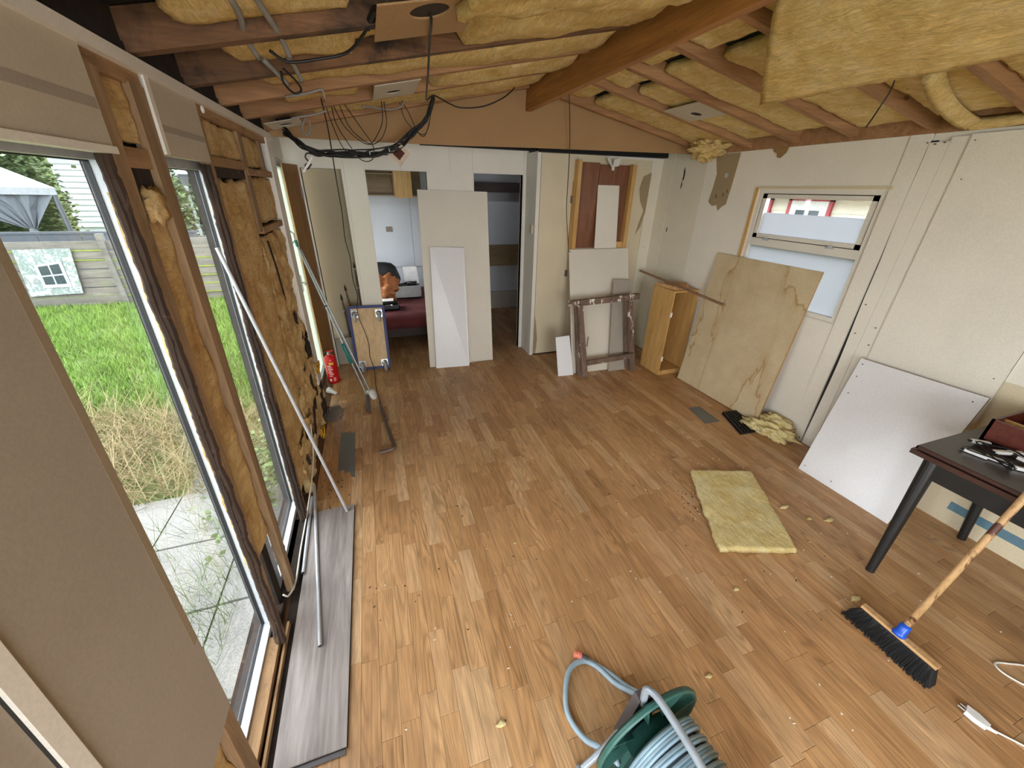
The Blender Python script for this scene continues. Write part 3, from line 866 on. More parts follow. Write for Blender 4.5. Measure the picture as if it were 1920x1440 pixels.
# return between the two back walls
wc = root('wall_back_right', (2.4, YB, 0), 'stained cream back wall beside the door', 'wall', kind='structure')
MB().box((1.645, YB, 0), (1.685, YA + 0.06, 2.145)).build('return_panel', mt['trim_white'], wc)
MB().box((1.690, YB, 0.012), (2.08, YB + 0.05, 2.135)).build('wall_panel', mt['wall_beige'], wc)
MB().box((2.082, YB, 0.012), (2.98, YB + 0.05, 2.135)).build('wall_panel', mt['wall_beige'], wc)
MB().box((2.984, YB, 0.012), (3.20, YB + 0.05, 2.135)).build('wall_panel', mt['wall_dirty'], wc)
MB().box((1.69, YB - 0.004, 0), (3.13, YB + 0.02, 0.014)).build('base_gap', mt['rot'], wc)
MB().box((2.4, YB - 0.006, 2.115), (3.13, YB, 2.135)).build('top_batten', mt['trim_white'], wc)
pts = [(2.90, 1.96), (3.0, 2.0), (2.995, 1.6), (2.96, 1.45), (2.90, 1.36), (2.93, 1.5), (2.965, 1.62), (2.90, 1.72), (2.87, 1.84)]
MB().prism([(x, YB - 0.001, z) for x, z in pts], (0, 0.002, 0)).build('water_stain', mt['patch_brown'], wc)
pts = [(1.692, 0.0), (1.72, 0.0), (1.735, 0.2), (1.715, 0.38), (1.692, 0.5)]
MB().prism([(x, YB - 0.001, z) for x, z in pts], (0, 0.002, 0)).build('water_stain', mt['patch_brown'], wc)
for (x, z) in ((2.92, 1.2), (3.06, 1.22), (2.9, 1.9)):
    MB().lathe((x, YB - 0.002, z), (0, -1, 0), [(0, 0.005), (0.002, 0.004)], 8).build('screw_hole', mt['steel_dark'], wc)
MB().box((1.632, YB + 0.06, 1.39), (1.645, YB + 0.13, 1.47)).build('light_switch', mt['socket'], wc)
# old junction plates on the cable chase
for z in (1.69, 0.93):
    MB().box((2.035, YB - 0.012, z), (2.062, YB, z + 0.07)).build('junction_plate', mt['socket_dark'], wc)
MB().box((2.048, YB - 0.004, 1.25), (2.066, YB, 1.9)).build('cable_chase', mt['edge_brown'], wc)

# gable board above, and black pieces painting the dark cavity below it
gb = root('wall_gable', (1.3, 3.5, 2.1), 'brown hardboard gable above the far doorways', 'wall', kind='structure')
rl = lambda x: 2.506 - 0.2025 * (1.30 - x) if x < 1.32 else 2.506 - 0.2025 * (x - 1.345)
pts = [(-0.66, 2.098), (0.3, 2.101), (0.7, 2.104), (1.4, 2.119), (2.0, 2.127), (3.16, 2.142), (3.16, 2.24), (1.33, 2.62), (-0.66, 2.22)]
MB().prism([(x, 3.50, z) for x, z in pts], (0, 0.012, 0)).build('hardboard', mt['gable'], gb)
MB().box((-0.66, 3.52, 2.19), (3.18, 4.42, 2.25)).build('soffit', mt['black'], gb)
MB().box((1.65, 3.98, 2.137), (3.18, 4.05, 2.19)).build('cavity_shade', mt['black'], gb)
MB().box((0.55, 4.28, 2.165), (1.66, 4.35, 2.19)).build('cavity_shade', mt['black'], gb)

# ------------------------------------------------------------------ ceiling
ce = root('ceiling', (1.3, 1.0, 2.6), 'stripped pitched ceiling of rafters and yellow insulation', 'ceiling', kind='structure')
SL = 0.2025


def zl(x): return 2.506 - SL * (1.30 - x)


def zr(x): return 2.506 - SL * (x - 1.345)


def ceil_slab(name, x0, x1, fn, off0, off1, y0, y1, mat):
    m = MB().hexa([(x0, y0, fn(x0) + off0), (x1, y0, fn(x1) + off0), (x1, y1, fn(x1) + off0), (x0, y1, fn(x0) + off0)],
                  [(x0, y0, fn(x0) + off1), (x1, y0, fn(x1) + off1), (x1, y1, fn(x1) + off1), (x0, y1, fn(x0) + off1)])
    return m.build(name, mat, ce)


ceil_slab('roof_deck', -0.75, 1.33, zl, 0.105, 0.14, -2.4, 3.55, mt['black_rot'])
ceil_slab('roof_deck', 1.33, 3.3, zr, 0.105, 0.14, -2.4, 3.55, mt['deck'])
MB().box((-0.75, -2.4, 2.115), (-0.59, 3.5, 2.24)).build('eaves_board', mt['black_rot'], ce)
MB().box((3.10, -2.4, 2.135), (3.2, 3.5, 2.26)).build('eaves_board', mt['rafter'], ce)
RY = [3.455, 2.93, 2.515, 2.11, 1.69, 1.28, 0.87, 0.46, 0.05, -0.36, -0.77, -1.18, -1.59, -2.0]
for k, y in enumerate(RY):
    w = 0.022
    MB().hexa([(1.345, y - w, zr(1.345)), (3.14, y - w, zr(3.14)), (3.14, y + w, zr(3.14)), (1.345, y + w, zr(1.345))],
              [(1.345, y - w, zr(1.345) + 0.10), (3.14, y - w, zr(3.14) + 0.10), (3.14, y + w, zr(3.14) + 0.10), (1.345, y + w, zr(1.345) + 0.10)]).build('rafter', mt['rafter'], ce)
    MB().hexa([(-0.60, y - w, zl(-0.60)), (1.30, y - w, zl(1.30)), (1.30, y + w, zl(1.30)), (-0.60, y + w, zl(-0.60))],
              [(-0.60, y - w, zl(-0.60) + 0.10), (1.30, y - w, zl(1.30) + 0.10), (1.30, y + w, zl(1.30) + 0.10), (-0.60, y + w, zl(-0.60) + 0.10)]).build(
        'rafter', mt['rafter_rot'] if y < 2.4 else mt['rafter'], ce)
MB().box((1.300, -2.4, 2.365), (1.345, 3.50, 2.60)).build('ridge_beam', mt['beam'], ce)
for k, (y, z) in enumerate(((2.98, 2.42), (2.2, 2.48), (1.75, 2.40), (3.3, 2.45), (2.62, 2.50))):
    MB().lathe((1.2995, y, z), (-1, 0, 0), [(0, 0.004), (0.001, 0.003)], 8).build('nail_mark', mt['steel_dark'], ce)
for k in range(len(RY) - 1):
    y1, y0 = RY[k] - 0.024, RY[k + 1] + 0.024
    W = y1 - y0
    # right slope: an upper and a lower batt with a gap that shows the roof foil
    gx = 1.78 + 0.06 * math.sin(k * 2.1)
    nrm = Vector((-SL, 0, -1)).normalized()
    for (xa, xb, sd) in ((1.36, gx, 1), (gx + 0.075, 3.06 - 0.04 * (k % 3), 2)):
        xo = Vector((xa, y0, zr(xa) + 0.034)); U = Vector((xb - xa, 0, zr(xb) - zr(xa)))
        MB().batt(xo, U, (0, W, 0), nrm, max(8, int((xb - xa) / 0.03)), 12, 0.011, 0.05, 6, k * 2 + sd, 0.014).build('insulation_batt', mt['ins_ceil'], ce, True)
    # left slope: sagging batt, torn away near the eaves
    xa = (-0.40, -0.36, -0.37, -0.40, -0.44, -0.42)[k % 6]; xb = 1.285
    nrm = Vector((SL, 0, -1)).normalized()
    xo = Vector((xa, y0 - 0.004, zl(xa) + 0.040)); U = Vector((xb - xa, 0, zl(xb) - zl(xa)))
    sag = (0.045, 0.055, 0.05, 0.06, 0.03, 0.05)[k % 6]
    MB().batt(xo, U, (0, W + 0.008, 0), nrm, 60, 14, 0.012, 0.035, 5, 40 + k, 0.03,
              prof=lambda u, v, s_=sag, x_=xa, k_=k: (-0.03 if (k_ in (0, 1, 3, 4) and ((0.04 < x_ + u * (1.285 - x_) < 0.46) if k_ else u < 0.1)) else s_ * min(1, max(0, u - 0.15) * 2.2) * (0.55 + 0.45 * math.sin(PI * v)))).build('insulation_batt', mt['ins_ceil'], ce, True)


def downlight(x0, x1, y0, y1, fn, hx, hy, hr, off, mat):
    """board with a real round hole"""
    n = 32; ring = []; outer = []
    cx, cy = hx, hy
    for k in range(n):
        t = 2 * PI * k / n
        c, s_ = math.cos(t), math.sin(t)
        ring.append((cx + hr * c, cy + hr * s_))
        q = 1e9
        for (d, lim) in ((c, (x1 - cx) if c > 0 else (cx - x0)), (s_, (y1 - cy) if s_ > 0 else (cy - y0))):
            if abs(d) > 1e-6: q = min(q, lim / abs(d))
        outer.append((cx + q * c, cy + q * s_))
    for (xx, yy) in ((x0, y0), (x1, y0), (x1, y1), (x0, y1)):
        j = min(range(n), key=lambda j: (outer[j][0] - xx) ** 2 + (outer[j][1] - yy) ** 2); outer[j] = (xx, yy)
    m = MB(); m.v = []
    for z in (off, off + 0.005):
        for (xx, yy) in ring: m.v.append(Vector((xx, yy, fn(xx) + z)))
        for (xx, yy) in outer: m.v.append(Vector((xx, yy, fn(xx) + z)))
    for k in range(n):
        j = (k + 1) % n
        m.f += [(k, j, n + j, n + k), (2 * n + j, 2 * n + k, 3 * n + k, 3 * n + j), (k, 2 * n + k, 2 * n + j, j), (n + k, n + j, 3 * n + j, 3 * n + k)]
    o_ = m.build('downlight_board', mat, ce)
    MB().prism([(hx + hr * 1.15 * math.cos(2 * PI * k / 20), hy + hr * 1.15 * math.sin(2 * PI * k / 20), fn(hx) + off + 0.0058 + (fn(hx + 0.1) - fn(hx)) * 10 * hr * 1.15 * math.cos(2 * PI * k / 20)) for k in range(20)], (0, 0, 0.03)).build('hole_shade', mt['rot'], o_)  # dark disc over the hole paints the shade inside it
    return o_


downlight(0.10, 0.42, 1.50, 1.82, zl, 0.262, 1.585, 0.062, -0.006, mt['gable'])
downlight(0.115, 0.355, 2.545, 2.905, zl, 0.226, 2.76, 0.042, -0.006, mt['hdr_panel'])
downlight(2.17, 2.42, 2.54, 2.905, zr, 2.328, 2.74, 0.040, 0.004, mt['hdr_panel'])
downlight(-0.53, -0.33, 3.15, 3.44, zl, -0.43, 3.30, 0.045, -0.004, mt['hdr_panel'])
# dark edge where the eaves were soaked
MB().box((-0.62, -2.3, 2.118), (-0.585, 3.45, 2.15)).build('wall_plate', mt['black_rot'], ce)

# loose insulation hanging below the rafters
m = MB(); nu, nv = 46, 20; i0 = 0
lower = [Vector((1.90, 1.80, 2.198)), Vector((1.90, 1.22, 2.186)), Vector((1.90, 0.60, 2.18)), Vector((1.90, -0.40, 2.18))]
upper = [Vector((1.46, 1.43, 2.458)), Vector((1.44, 1.0, 2.455)), Vector((1.44, 0.5, 2.45)), Vector((1.44, -0.45, 2.45))]


def lerp_path(P, t):
    q = t * (len(P) - 1); k = min(int(q), len(P) - 2); return P[k].lerp(P[k + 1], q - k)


th = Vector((0.012, 0, 0.022))
for lay in (0, 1):
    for iu in range(nu + 1):
        for iv in range(nv + 1):
            u, v = iu / nu, iv / nv
            p = lerp_path(upper, u).lerp(lerp_path(lower, u), v)
            q = p * 7
            p = p + Vector((-0.4, 0, -1)).normalized() * (0.016 * math.sin(PI * v) + 0.007 * noise.noise(q) + 0.005 * noise.noise(q * 3))
            if iv == nv: p = p + Vector((0.3, 0, -1)) * 0.006 * noise.noise(q * 4)
            if lay: p = p + th
            m.v.append(p)
w = nv + 1; LL = (nu + 1) * w
for iu in range(nu):
    for iv in range(nv):
        a = iu * w + iv
        m.f += [(a, a + 1, a + w + 1, a + w), (a + LL, a + w + LL, a + w + 1 + LL, a + 1 + LL)]
for iu in range(nu):
    for e in (0, nv):
        a = iu * w + e; m.f.append((a, a + w, a + w + LL, a + LL))
for iv in range(nv):
    for e in (0, nu * w):
        a = e + iv; m.f.append((a, a + 1, a + 1 + LL, a + LL))
tag(m.build('insulation_sheet', mt['ins_ceil'], None, True), 'wide flap of yellow glass wool hanging from the rafters at top right', 'insulation')
m = MB().batt((0.34, 1.14, 2.235), (0.86, 0.0, 0.150), (0, 0.44, 0.03), (0.17, 0, -1), 30, 16, 0.016, 0.04, 7, 91, 0.03)
tag(m.build('insulation_sheet', mt['ins_ceil'], None, True), 'sagging strip of yellow glass wool beside the round downlight hole', 'insulation')
m = MB().blob((3.00, 3.27, 2.17), (0.16, 0.14, 0.07), 4, 0.6, 5, 2.2).blob((3.03, 3.33, 2.125), (0.07, 0.07, 0.05), 9, 0.7, 4, 2.4)
tag(m.build('insulation_tuft', mt['ins_ceil'], None, True), 'tuft of glass wool drooping in the far right corner above the bare patch', 'insulation')
m = MB(); pth = smoothp([(2.40, 1.43, 2.275), (2.55, 1.47, 2.235), (2.723, 1.505, 2.200), (2.93, 1.525, 2.158), (3.04, 1.51, 2.140), (3.07, 1.42, 2.140), (3.08, 1.32, 2.147)], 8); nn_ = len(pth)
for k, p in enumerate(pth):
    j_ = 0.006 * noise.noise(p * 14)
    dv = Vector((0.045, -0.05, 0.0)) if k < nn_ * 0.6 else Vector((0.03, -0.02, 0.0))
    for q_ in (p + Vector((0, j_, -0.012 + j_)), p + dv * 0.5 + Vector((0, 0, -0.010)), p + dv + Vector((0.01, 0, 0.02)), p + dv * 0.6 + Vector((0, 0, 0.05)), p + Vector((-0.005, 0, 0.02))): m.v.append(q_)
for k in range(nn_ - 1):
    for j in range(5): m.f.append((k * 5 + j, k * 5 + (j + 1) % 5, k * 5 + 5 + (j + 1) % 5, k * 5 + 5 + j))
m.f += [(4, 3, 2, 1, 0), tuple((nn_ - 1) * 5 + j for j in range(5))]
tag(m.build('insulation_roll', mt['ins_ceil'], None, True), 'curled edge of glass wool drooping between rafters above the large white sheet', 'insulation')

# ------------------------------------------------------------------ rooms behind the doorways
br = MB()
br.box((-0.98, 4.41, 0), (-0.90, 4.85, 2.3)); br.box((-0.98, 5.75, 0), (-0.90, 6.3, 2.3)); br.box((-0.98, 4.85, 0), (-0.90, 5.75, 0.75)); br.box((-0.98, 4.85, 1.8), (-0.90, 5.75, 2.3))
br.build('wall_bedroom_side', mt['bed_wall'])['kind'] = 'structure'
bb = root('wall_bedroom', (0.5, 6.2, 0), 'pale blue-grey bedroom wall seen through the doorway', 'wall', kind='structure')
MB().box((-0.95, 6.2, 0), (0.575, 6.28, 2.3)).build('wall_panel', mt['bed_wall'], bb)
MB().box((0.58, 6.2, 0), (1.0, 6.28, 2.3)).build('wall_panel', mt['bed_wall'], bb)
MB().box((-0.9, 6.185, 0.735), (1.0, 6.2, 0.74)).build('joint_line', mt['board_grey'], bb)
MB().box((-0.9, 6.18, 0.0), (1.0, 6.2, 0.55)).build('wainscot', mt['bed_wall'], bb)
MB().box((0.215, 6.188, 1.23), (0.295, 6.2, 1.30)).build('wall_socket', mt['socket_dark'], bb)
MB().box((-0.98, 4.41, 2.3), (3.3, 6.3, 2.36)).build('ceiling_bedroom', mt['bed_wall'])['kind'] = 'structure'
MB().box((0.97, 4.41, 0), (1.02, 6.2, 2.3)).build('wall_divider', mt['bed_wall'])['kind'] = 'structure'
r3 = root('wall_box_room', (2.0, 6.2, 0), 'dim grey wall of the room behind the right doorway', 'wall', kind='structure')
MB().box((1.02, 6.2, 0.28), (3.2, 6.28, 2.3)).build('wall_panel', mt['bed_wall'], r3)
MB().box((1.02, 6.17, 0.0), (3.2, 6.25, 0.28)).build('skirting', mt['board_grey'], r3)
MB().box((3.2, 4.1, 0), (3.28, 6.28, 2.3)).build('wall_box_room_side', mt['bed_wall'])['kind'] = 'structure'
MB().box((-0.90, 4.58, 0), (-0.02, 4.62, 2.1)).build('wall_closet', mt['closet'])['kind'] = 'structure'
o = MB().box((1.03, 5.85, 1.765), (3.15, 6.19, 1.895)).build('wall_shelf', mt['dark_shelf'])
tag(o, 'dark brown shelf along the wall inside the right doorway', 'shelf')
o = MB().box((1.05, 6.10, 0.71), (3.1, 6.18, 1.02)).build('headboard', mt['shelf_in'])
tag(o, 'brown wooden headboard panel inside the right doorway', 'headboard')
cb = root('wall_cabinet', (0.3, 6.0, 1.7), 'wooden wall cabinet with open shelves above the bed', 'cabinet')
m = MB(); m.box((-0.5, 5.9, 1.70), (0.75, 6.19, 1.715)); m.box((-0.5, 6.17, 1.715), (0.75, 6.19, 2.2)); m.box((-0.5, 5.9, 1.95), (0.36, 6.17, 1.965)); m.box((0.36, 5.9, 1.715), (0.375, 6.17, 2.2))
m.build('shelving', mt['shelf_in'], cb)
MB().box((0.375, 5.885, 1.70), (0.60, 5.90, 2.2)).build('door', mt['pine'], cb)
MB().box((0.375, 5.882, 1.68), (0.60, 5.90, 1.70)).build('rail', mt['pine'], cb)
bed = root('bed', (0.2, 5.4, 0), 'low bed with dark red cover seen through the middle doorway', 'bed')
m = MB().batt((-0.88, 4.62, 0.44), (1.8, 0, 0), (0, 1.55, 0), (0, 0, 1), 30, 26, 0.012, 0.16, 4, 2, 0.01); m.build('mattress', mt['bedcover'], bed, True)
MB().box((-0.86, 4.75, 0.14), (0.93, 6.15, 0.30)).build('base', mt['dark_shelf'], bed)
for (x, y) in ((-0.8, 4.85), (0.85, 4.85), (-0.8, 6.05), (0.85, 6.05)):
    MB().box((x - .03, y - .03, 0), (x + .03, y + .03, 0.14)).build('leg', mt['dark_shelf'], bed)
tb = root('storage_tub', (0.37, 5.5, 0.45), 'translucent plastic tub of cables on the bed', 'tub')
m = MB(); x0, x1, y0, y1, z0, z1 = 0.20, 0.56, 5.42, 5.68, 0.455, 0.60
m.box((x0, y0, z0), (x1, y1, z0 + .006)); m.box((x0, y0, z0), (x1, y0 + .006, z1)); m.box((x0, y1 - .006, z0), (x1, y1, z1)); m.box((x0, y0, z0), (x0 + .006, y1, z1)); m.box((x1 - .006, y0, z0), (x1, y1, z1))
m.build('body', mt['tub'], tb); MB().box((x0 - .01, y0 - .01, z1), (x1 + .01, y0, z1 + .014)).build('rim', mt['tub'], tb)
pts = [(0.24 + 0.28 * abs(math.sin(k * 0.9)), 5.48 + 0.14 * (0.5 + 0.5 * math.sin(k * 1.7)), 0.60 + 0.04 * math.sin(k * 2.3)) for k in range(18)]
tag(MB().tube(smoothp(pts, 4), 0.006, 6).build('cable_tangle', mt['cable']), 'tangle of dark cables in the plastic tub on the bed', 'cable')
o = MB().slab((0.36, 5.62, 0.60), (0.56, 5.62, 0.60), (0.545, 5.70, 0.82), (0.36, 5.70, 0.82), 0.01).build('white_tray', mt['whitep']); tag(o, 'white plastic tray standing upright in the tub on the bed', 'tray')
o = MB().blob((0.05, 5.42, 0.60), (0.20, 0.16, 0.17), 3, 0.55, 4, 2.6).build('folded_cloth', mt['cloth'], None, True); tag(o, 'crumpled shiny orange-brown cloth on the bed', 'cloth')
o = MB().blob((0.06, 5.72, 0.66), (0.25, 0.14, 0.22), 6, 0.25, 3, 1.4).build('bag', mt['bag'], None, True); tag(o, 'rounded black bag on the bed behind the orange cloth', 'bag')
tr = root('cutlery_tray', (0.08, 4.98, 0.45), 'dark shallow tray with pieces on the near edge of the bed', 'tray')
m = MB(); m.box((-0.06, 4.86, .455), (0.22, 5.08, .465)); m.box((-0.06, 4.86, .455), (0.22, 4.87, .51)); m.box((-0.06, 5.07, .455), (0.22, 5.08, .51)); m.box((0.21, 4.86, .455), (0.22, 5.08, .51)); m.box((-0.06, 4.86, .455), (-0.05, 5.08, .51)); m.build('body', mt['blackp'], tr)
MB().torus((0.10, 4.97, 0.475), (0, 0, 1), 0.05, 0.006, 20, 6).torus((0.03, 4.96, 0.475), (0, 0, 1), 0.03, 0.006, 16, 6).build('rings', mt['zinc'], tr)
o = MB().slab((-0.05, 5.16, 0.455), (0.16, 5.10, 0.455), (0.17, 5.22, 0.51), (-0.05, 5.26, 0.50), 0.004).build('paper_sheet', mt['paper']); tag(o, 'crumpled white paper sheet on the bed behind the tray', 'paper')
for k, (x, hgt, xx) in enumerate(((-0.36, 0.78, -0.40), (-0.29, 0.88, -0.345), (-0.20, 1.12, -0.215))):
    r = root('metal_rod', (x, 4.50, 0), ('shortest dark metal rod with a ring, leftmost of three in the left doorway', 'dark metal rod with a brass collar, middle of three in the left doorway',
                                        'tallest dark metal rod, rightmost of three in the left doorway')[k], 'rod', 'dark rods in the left doorway')
    p0, p1 = Vector((x, 4.50, 0)), Vector((xx, 4.60, hgt))
    MB().tube([p0, p1], 0.011, 8).build('shaft', mt['steel_dark'], r)
    MB().tube([p1 - (p1 - p0).normalized() * 0.10, p1], 0.017, 8).build('grip', mt['blackp'], r)
    MB().torus(p0.lerp(p1, 0.72), (p1 - p0), 0.014, 0.006, 14, 6).build('collar', mt['zinc'] if k != 1 else mt['cable_yel'], r)
o = MB().box((-0.54, 4.40, 0.0), (-0.23, 4.425, 0.30)).build('plinth_board', mt['board_grey']); tag(o, 'low pale board standing on edge behind the fire extinguisher', 'board')

# ------------------------------------------------------------------ things: boards


def board(name, p, th, face, edge, label, cat='board', group=None):
    """leaning board: face panel and edge"""
    P = [Vector(q) for q in p]
    c = (P[0] + P[1]) / 2
    r = root(name, (c.x, c.y, 0), label, cat, group)
    MB().slab(*P, 0.0015).build('face', face, r)
    nn = (P[1] - P[0]).cross(P[3] - P[0]).normalized()
    MB().slab(*[q - nn * 0.0016 for q in P], th).build('core', edge, r)
    return r


board('chipboard_sheet', [(2.975, 2.995, 0.0), (2.978, 2.003, 0.012), (3.108, 1.998, 1.305), (3.108, 2.99, 1.304)], 0.016, mt['chip'], mt['chip_edge'],
      'large water-stained chipboard sheet leaning under the right window')
board('white_board', [(2.772, 1.444, 0.0), (2.790, 0.878, 0.0), (3.075, 0.89, 0.835), (3.075, 1.525, 0.815)], 0.012, mt['board_white'], mt['edge_brown'],
      'bright white panel with screw holes leaning behind the table')
for (u, v) in ((0.04, 0.96), (0.93, 0.95), (0.06, 0.72), (0.05, 0.86), (0.5, 0.27), (0.37, 0.05), (0.05, 0.05)):
    a = Vector((2.772, 1.444, 0)).lerp(Vector((2.790, 0.878, 0)), u).lerp(Vector((3.075, 1.525, 0.815)).lerp(Vector((3.075, 0.89, 0.835)), u), v)
    MB().lathe(a + Vector((-0.0005, 0, 0)), (-0.95, 0, 0.3), [(-0.002, 0.005), (0.0012, 0.004)], 8).build('screw_hole', mt['steel_dark'], bpy.data.objects['white_board'])
board('white_board', [(0.437, 4.03, 0.0), (1.17, 4.02, 0.0), (1.207, 4.335, 1.779), (0.490, 4.335, 1.788)], 0.012, mt['board_cream'], mt['edge_brown'],
      'tall white board leaning between the middle and right doorways')
board('white_board', [(0.500, 3.985, 0.0), (0.872, 3.95, 0.0), (0.915, 4.218, 1.248), (0.556, 4.218, 1.262)], 0.008, mt['board_white'], mt['edge_brown'],
      'narrow white board leaning against the tall white board')
o = MB().box((0.90, 3.985, 0.0), (1.165, 4.0, 0.014)); tag(o.build('wood_strip', mt['edge_brown']), 'flat torn wooden strip at the foot of the tall white board', 'strip')
# group by the trestle
board('white_board', [(1.905, 3.42, 0.0), (2.62, 3.40, 0.0), (2.805, 4.0, 1.226), (2.04, 4.0, 1.227)], 0.012, mt['board_cream'], mt['edge_brown'],
      'wide white board with torn top corner leaning behind the trestle')
board('white_board', [(1.729, 3.40, 0.0), (1.905, 3.385, 0.0), (1.885, 3.52, 0.412), (1.722, 3.52, 0.405)], 0.008, mt['board_white'], mt['edge_brown'],
      'smallest white board offcut, low beside the trestle')
board('grey_board', [(2.33, 3.36, 0.0), (2.56, 3.355, 0.0), (2.735, 3.76, 0.91), (2.505, 3.76, 0.93)], 0.008, mt['board_grey'], mt['edge_brown'],
      'narrow grey board leaning behind the right leg of the trestle')
# brown shallow box frame hung on the back wall
wf = root('wooden_frame_panel', (2.4, 4.0, 1.2), 'shallow pine frame with reddish-brown plywood back mounted on the back wall', 'frame')
MB().box((2.10, 4.035, 1.235), (2.34, 4.045, 2.07)).build('plywood', mt['mahog'], wf); MB().box((2.343, 4.03, 1.235), (2.74, 4.044, 2.055)).build('plywood', mt['mahog'], wf)
MB().box((2.055, 3.965, 1.235), (2.098, 4.046, 2.085)).build('side_rail', mt['pine'], wf); MB().box((2.70, 3.965, 1.235), (2.745, 4.046, 2.06)).build('side_rail', mt['pine'], wf)
MB().box((2.60, 3.985, 1.235), (2.70, 4.03, 1.30)).build('cleat', mt['pine'], wf)
board('white_board', [(2.34, 3.972, 1.235), (2.62, 3.972, 1.235), (2.595, 4.025, 1.865), (2.335, 4.025, 1.865)], 0.008, mt['board_cream'], mt['edge_brown'],
      'upright white board propped inside the brown wooden frame')
m = MB().slab((2.36, 3.94, 2.10), (2.42, 3.93, 2.02), (2.44, 3.95, 2.04), (2.39, 3.95, 2.12), 0.003); m.slab((2.43, 3.94, 2.03), (2.50, 3.93, 2.04), (2.53, 3.95, 2.11), (2.45, 3.95, 2.10), 0.003); m.slab((2.425, 3.94, 2.0), (2.45, 3.93, 2.0), (2.46, 3.95, 2.04), (2.425, 3.95, 2.035), 0.003)
tag(m.build('torn_paper', mt['paper']), 'torn scrap of white paper hanging above the brown wooden frame', 'paper')

# trestle
tr = root('trestle', (2.3, 3.3, 0), 'old paint-splashed wooden trestle standing before the white boards', 'trestle')
MB().beam((1.865, 3.545, 0.752), (2.735, 3.575, 0.772), 0.045, 0.062).build('top_bar', mt['trestle'], tr)
for (xa, xt) in ((2.0, 1.98), (2.60, 2.60)):
    MB().beam((xa, 3.30, 0), (xt, 3.53, 0.73), 0.06, 0.036, (0, 1, 0)).build('leg', mt['trestle'], tr)
    MB().beam((xa - 0.035, 3.372, 0), (xt - 0.015, 3.575, 0.73), 0.05, 0.03, (0, 1, 0)).build('leg', mt['trestle'], tr)
MB().beam((2.02, 3.322, 0.155), (2.60, 3.328, 0.175), 0.03, 0.055).build('stretcher', mt['trestle'], tr)
MB().beam((2.045, 3.40, 0.42), (2.035, 3.385, 0.32), 0.012, 0.03).build('iron_strap', mt['steel_dark'], tr)
MB().beam((2.585, 3.40, 0.44), (2.58, 3.385, 0.30), 0.012, 0.035).build('iron_strap', mt['steel_dark'], tr)
# open cabinet
cab = root('open_cabinet', (2.96, 3.27, 0), 'narrow open pine cabinet without a door, standing beside the chipboard', 'cabinet')
X0, X1, Y0, Y1, H = 2.80, 3.115, 3.11, 3.43, 0.925
MB().box((X0, Y0, 0), (X0 + 0.016, Y1, H)).build('side_panel', mt['pine'], cab); MB().box((X1 - 0.016, Y0, 0), (X1, Y1, H)).build('side_panel', mt['pine'], cab)
MB().box((X0 + .016, Y0, 0.0), (X1 - .016, Y1, 0.05)).build('bottom_panel', mt['pine'], cab); MB().box((X0 + .016, Y0, H - .016), (X1 - .016, Y1, H)).build('top_panel', mt['pine'], cab); MB().box((X0 + .016, Y1 - .006, .05), (X1 - .016, Y1, H - .016)).build('back_panel', mt['door_brown'], cab)
for z in (0.17, 0.66):
    MB().box((X0 + .004, Y0 - 0.012, z), (X0 + .02, Y0 + 0.01, z + 0.05)).build('hinge_clip', mt['whitep'], cab)
for k, (a, b, w, hh, z, lb) in enumerate((((2.815, 3.40), (2.865, 3.14), 0.035, 0.035, H + .0175, 'thick pine offcut along the left edge of the cabinet top'),
                                   ((2.90, 3.40), (3.05, 3.20), 0.03, 0.028, H + .014, 'middle pine offcut lying diagonally on the cabinet top'),
                                   ((2.98, 3.42), (3.11, 3.30), 0.045, 0.03, H + .015, 'pine offcut lying at the back of the cabinet top, by the wall'),
                                   ((2.88, 3.20), (2.97, 3.13), 0.03, 0.022, H + .011, 'short pine offcut at the front corner of the cabinet top'))):
    o = MB().beam((a[0], a[1], z), (b[0], b[1], z), w, hh).build('wood_offcut', mt['pine_x']); tag(o, lb, 'offcut', 'wood offcuts on the cabinet')
o = MB().beam((3.005, 3.98, 0.965), (2.725, 2.42, 0.972), 0.022, 0.018).build('long_batten', mt['batten']); tag(o, 'long thin wooden batten resting across the cabinet and jutting past the chipboard', 'batten')

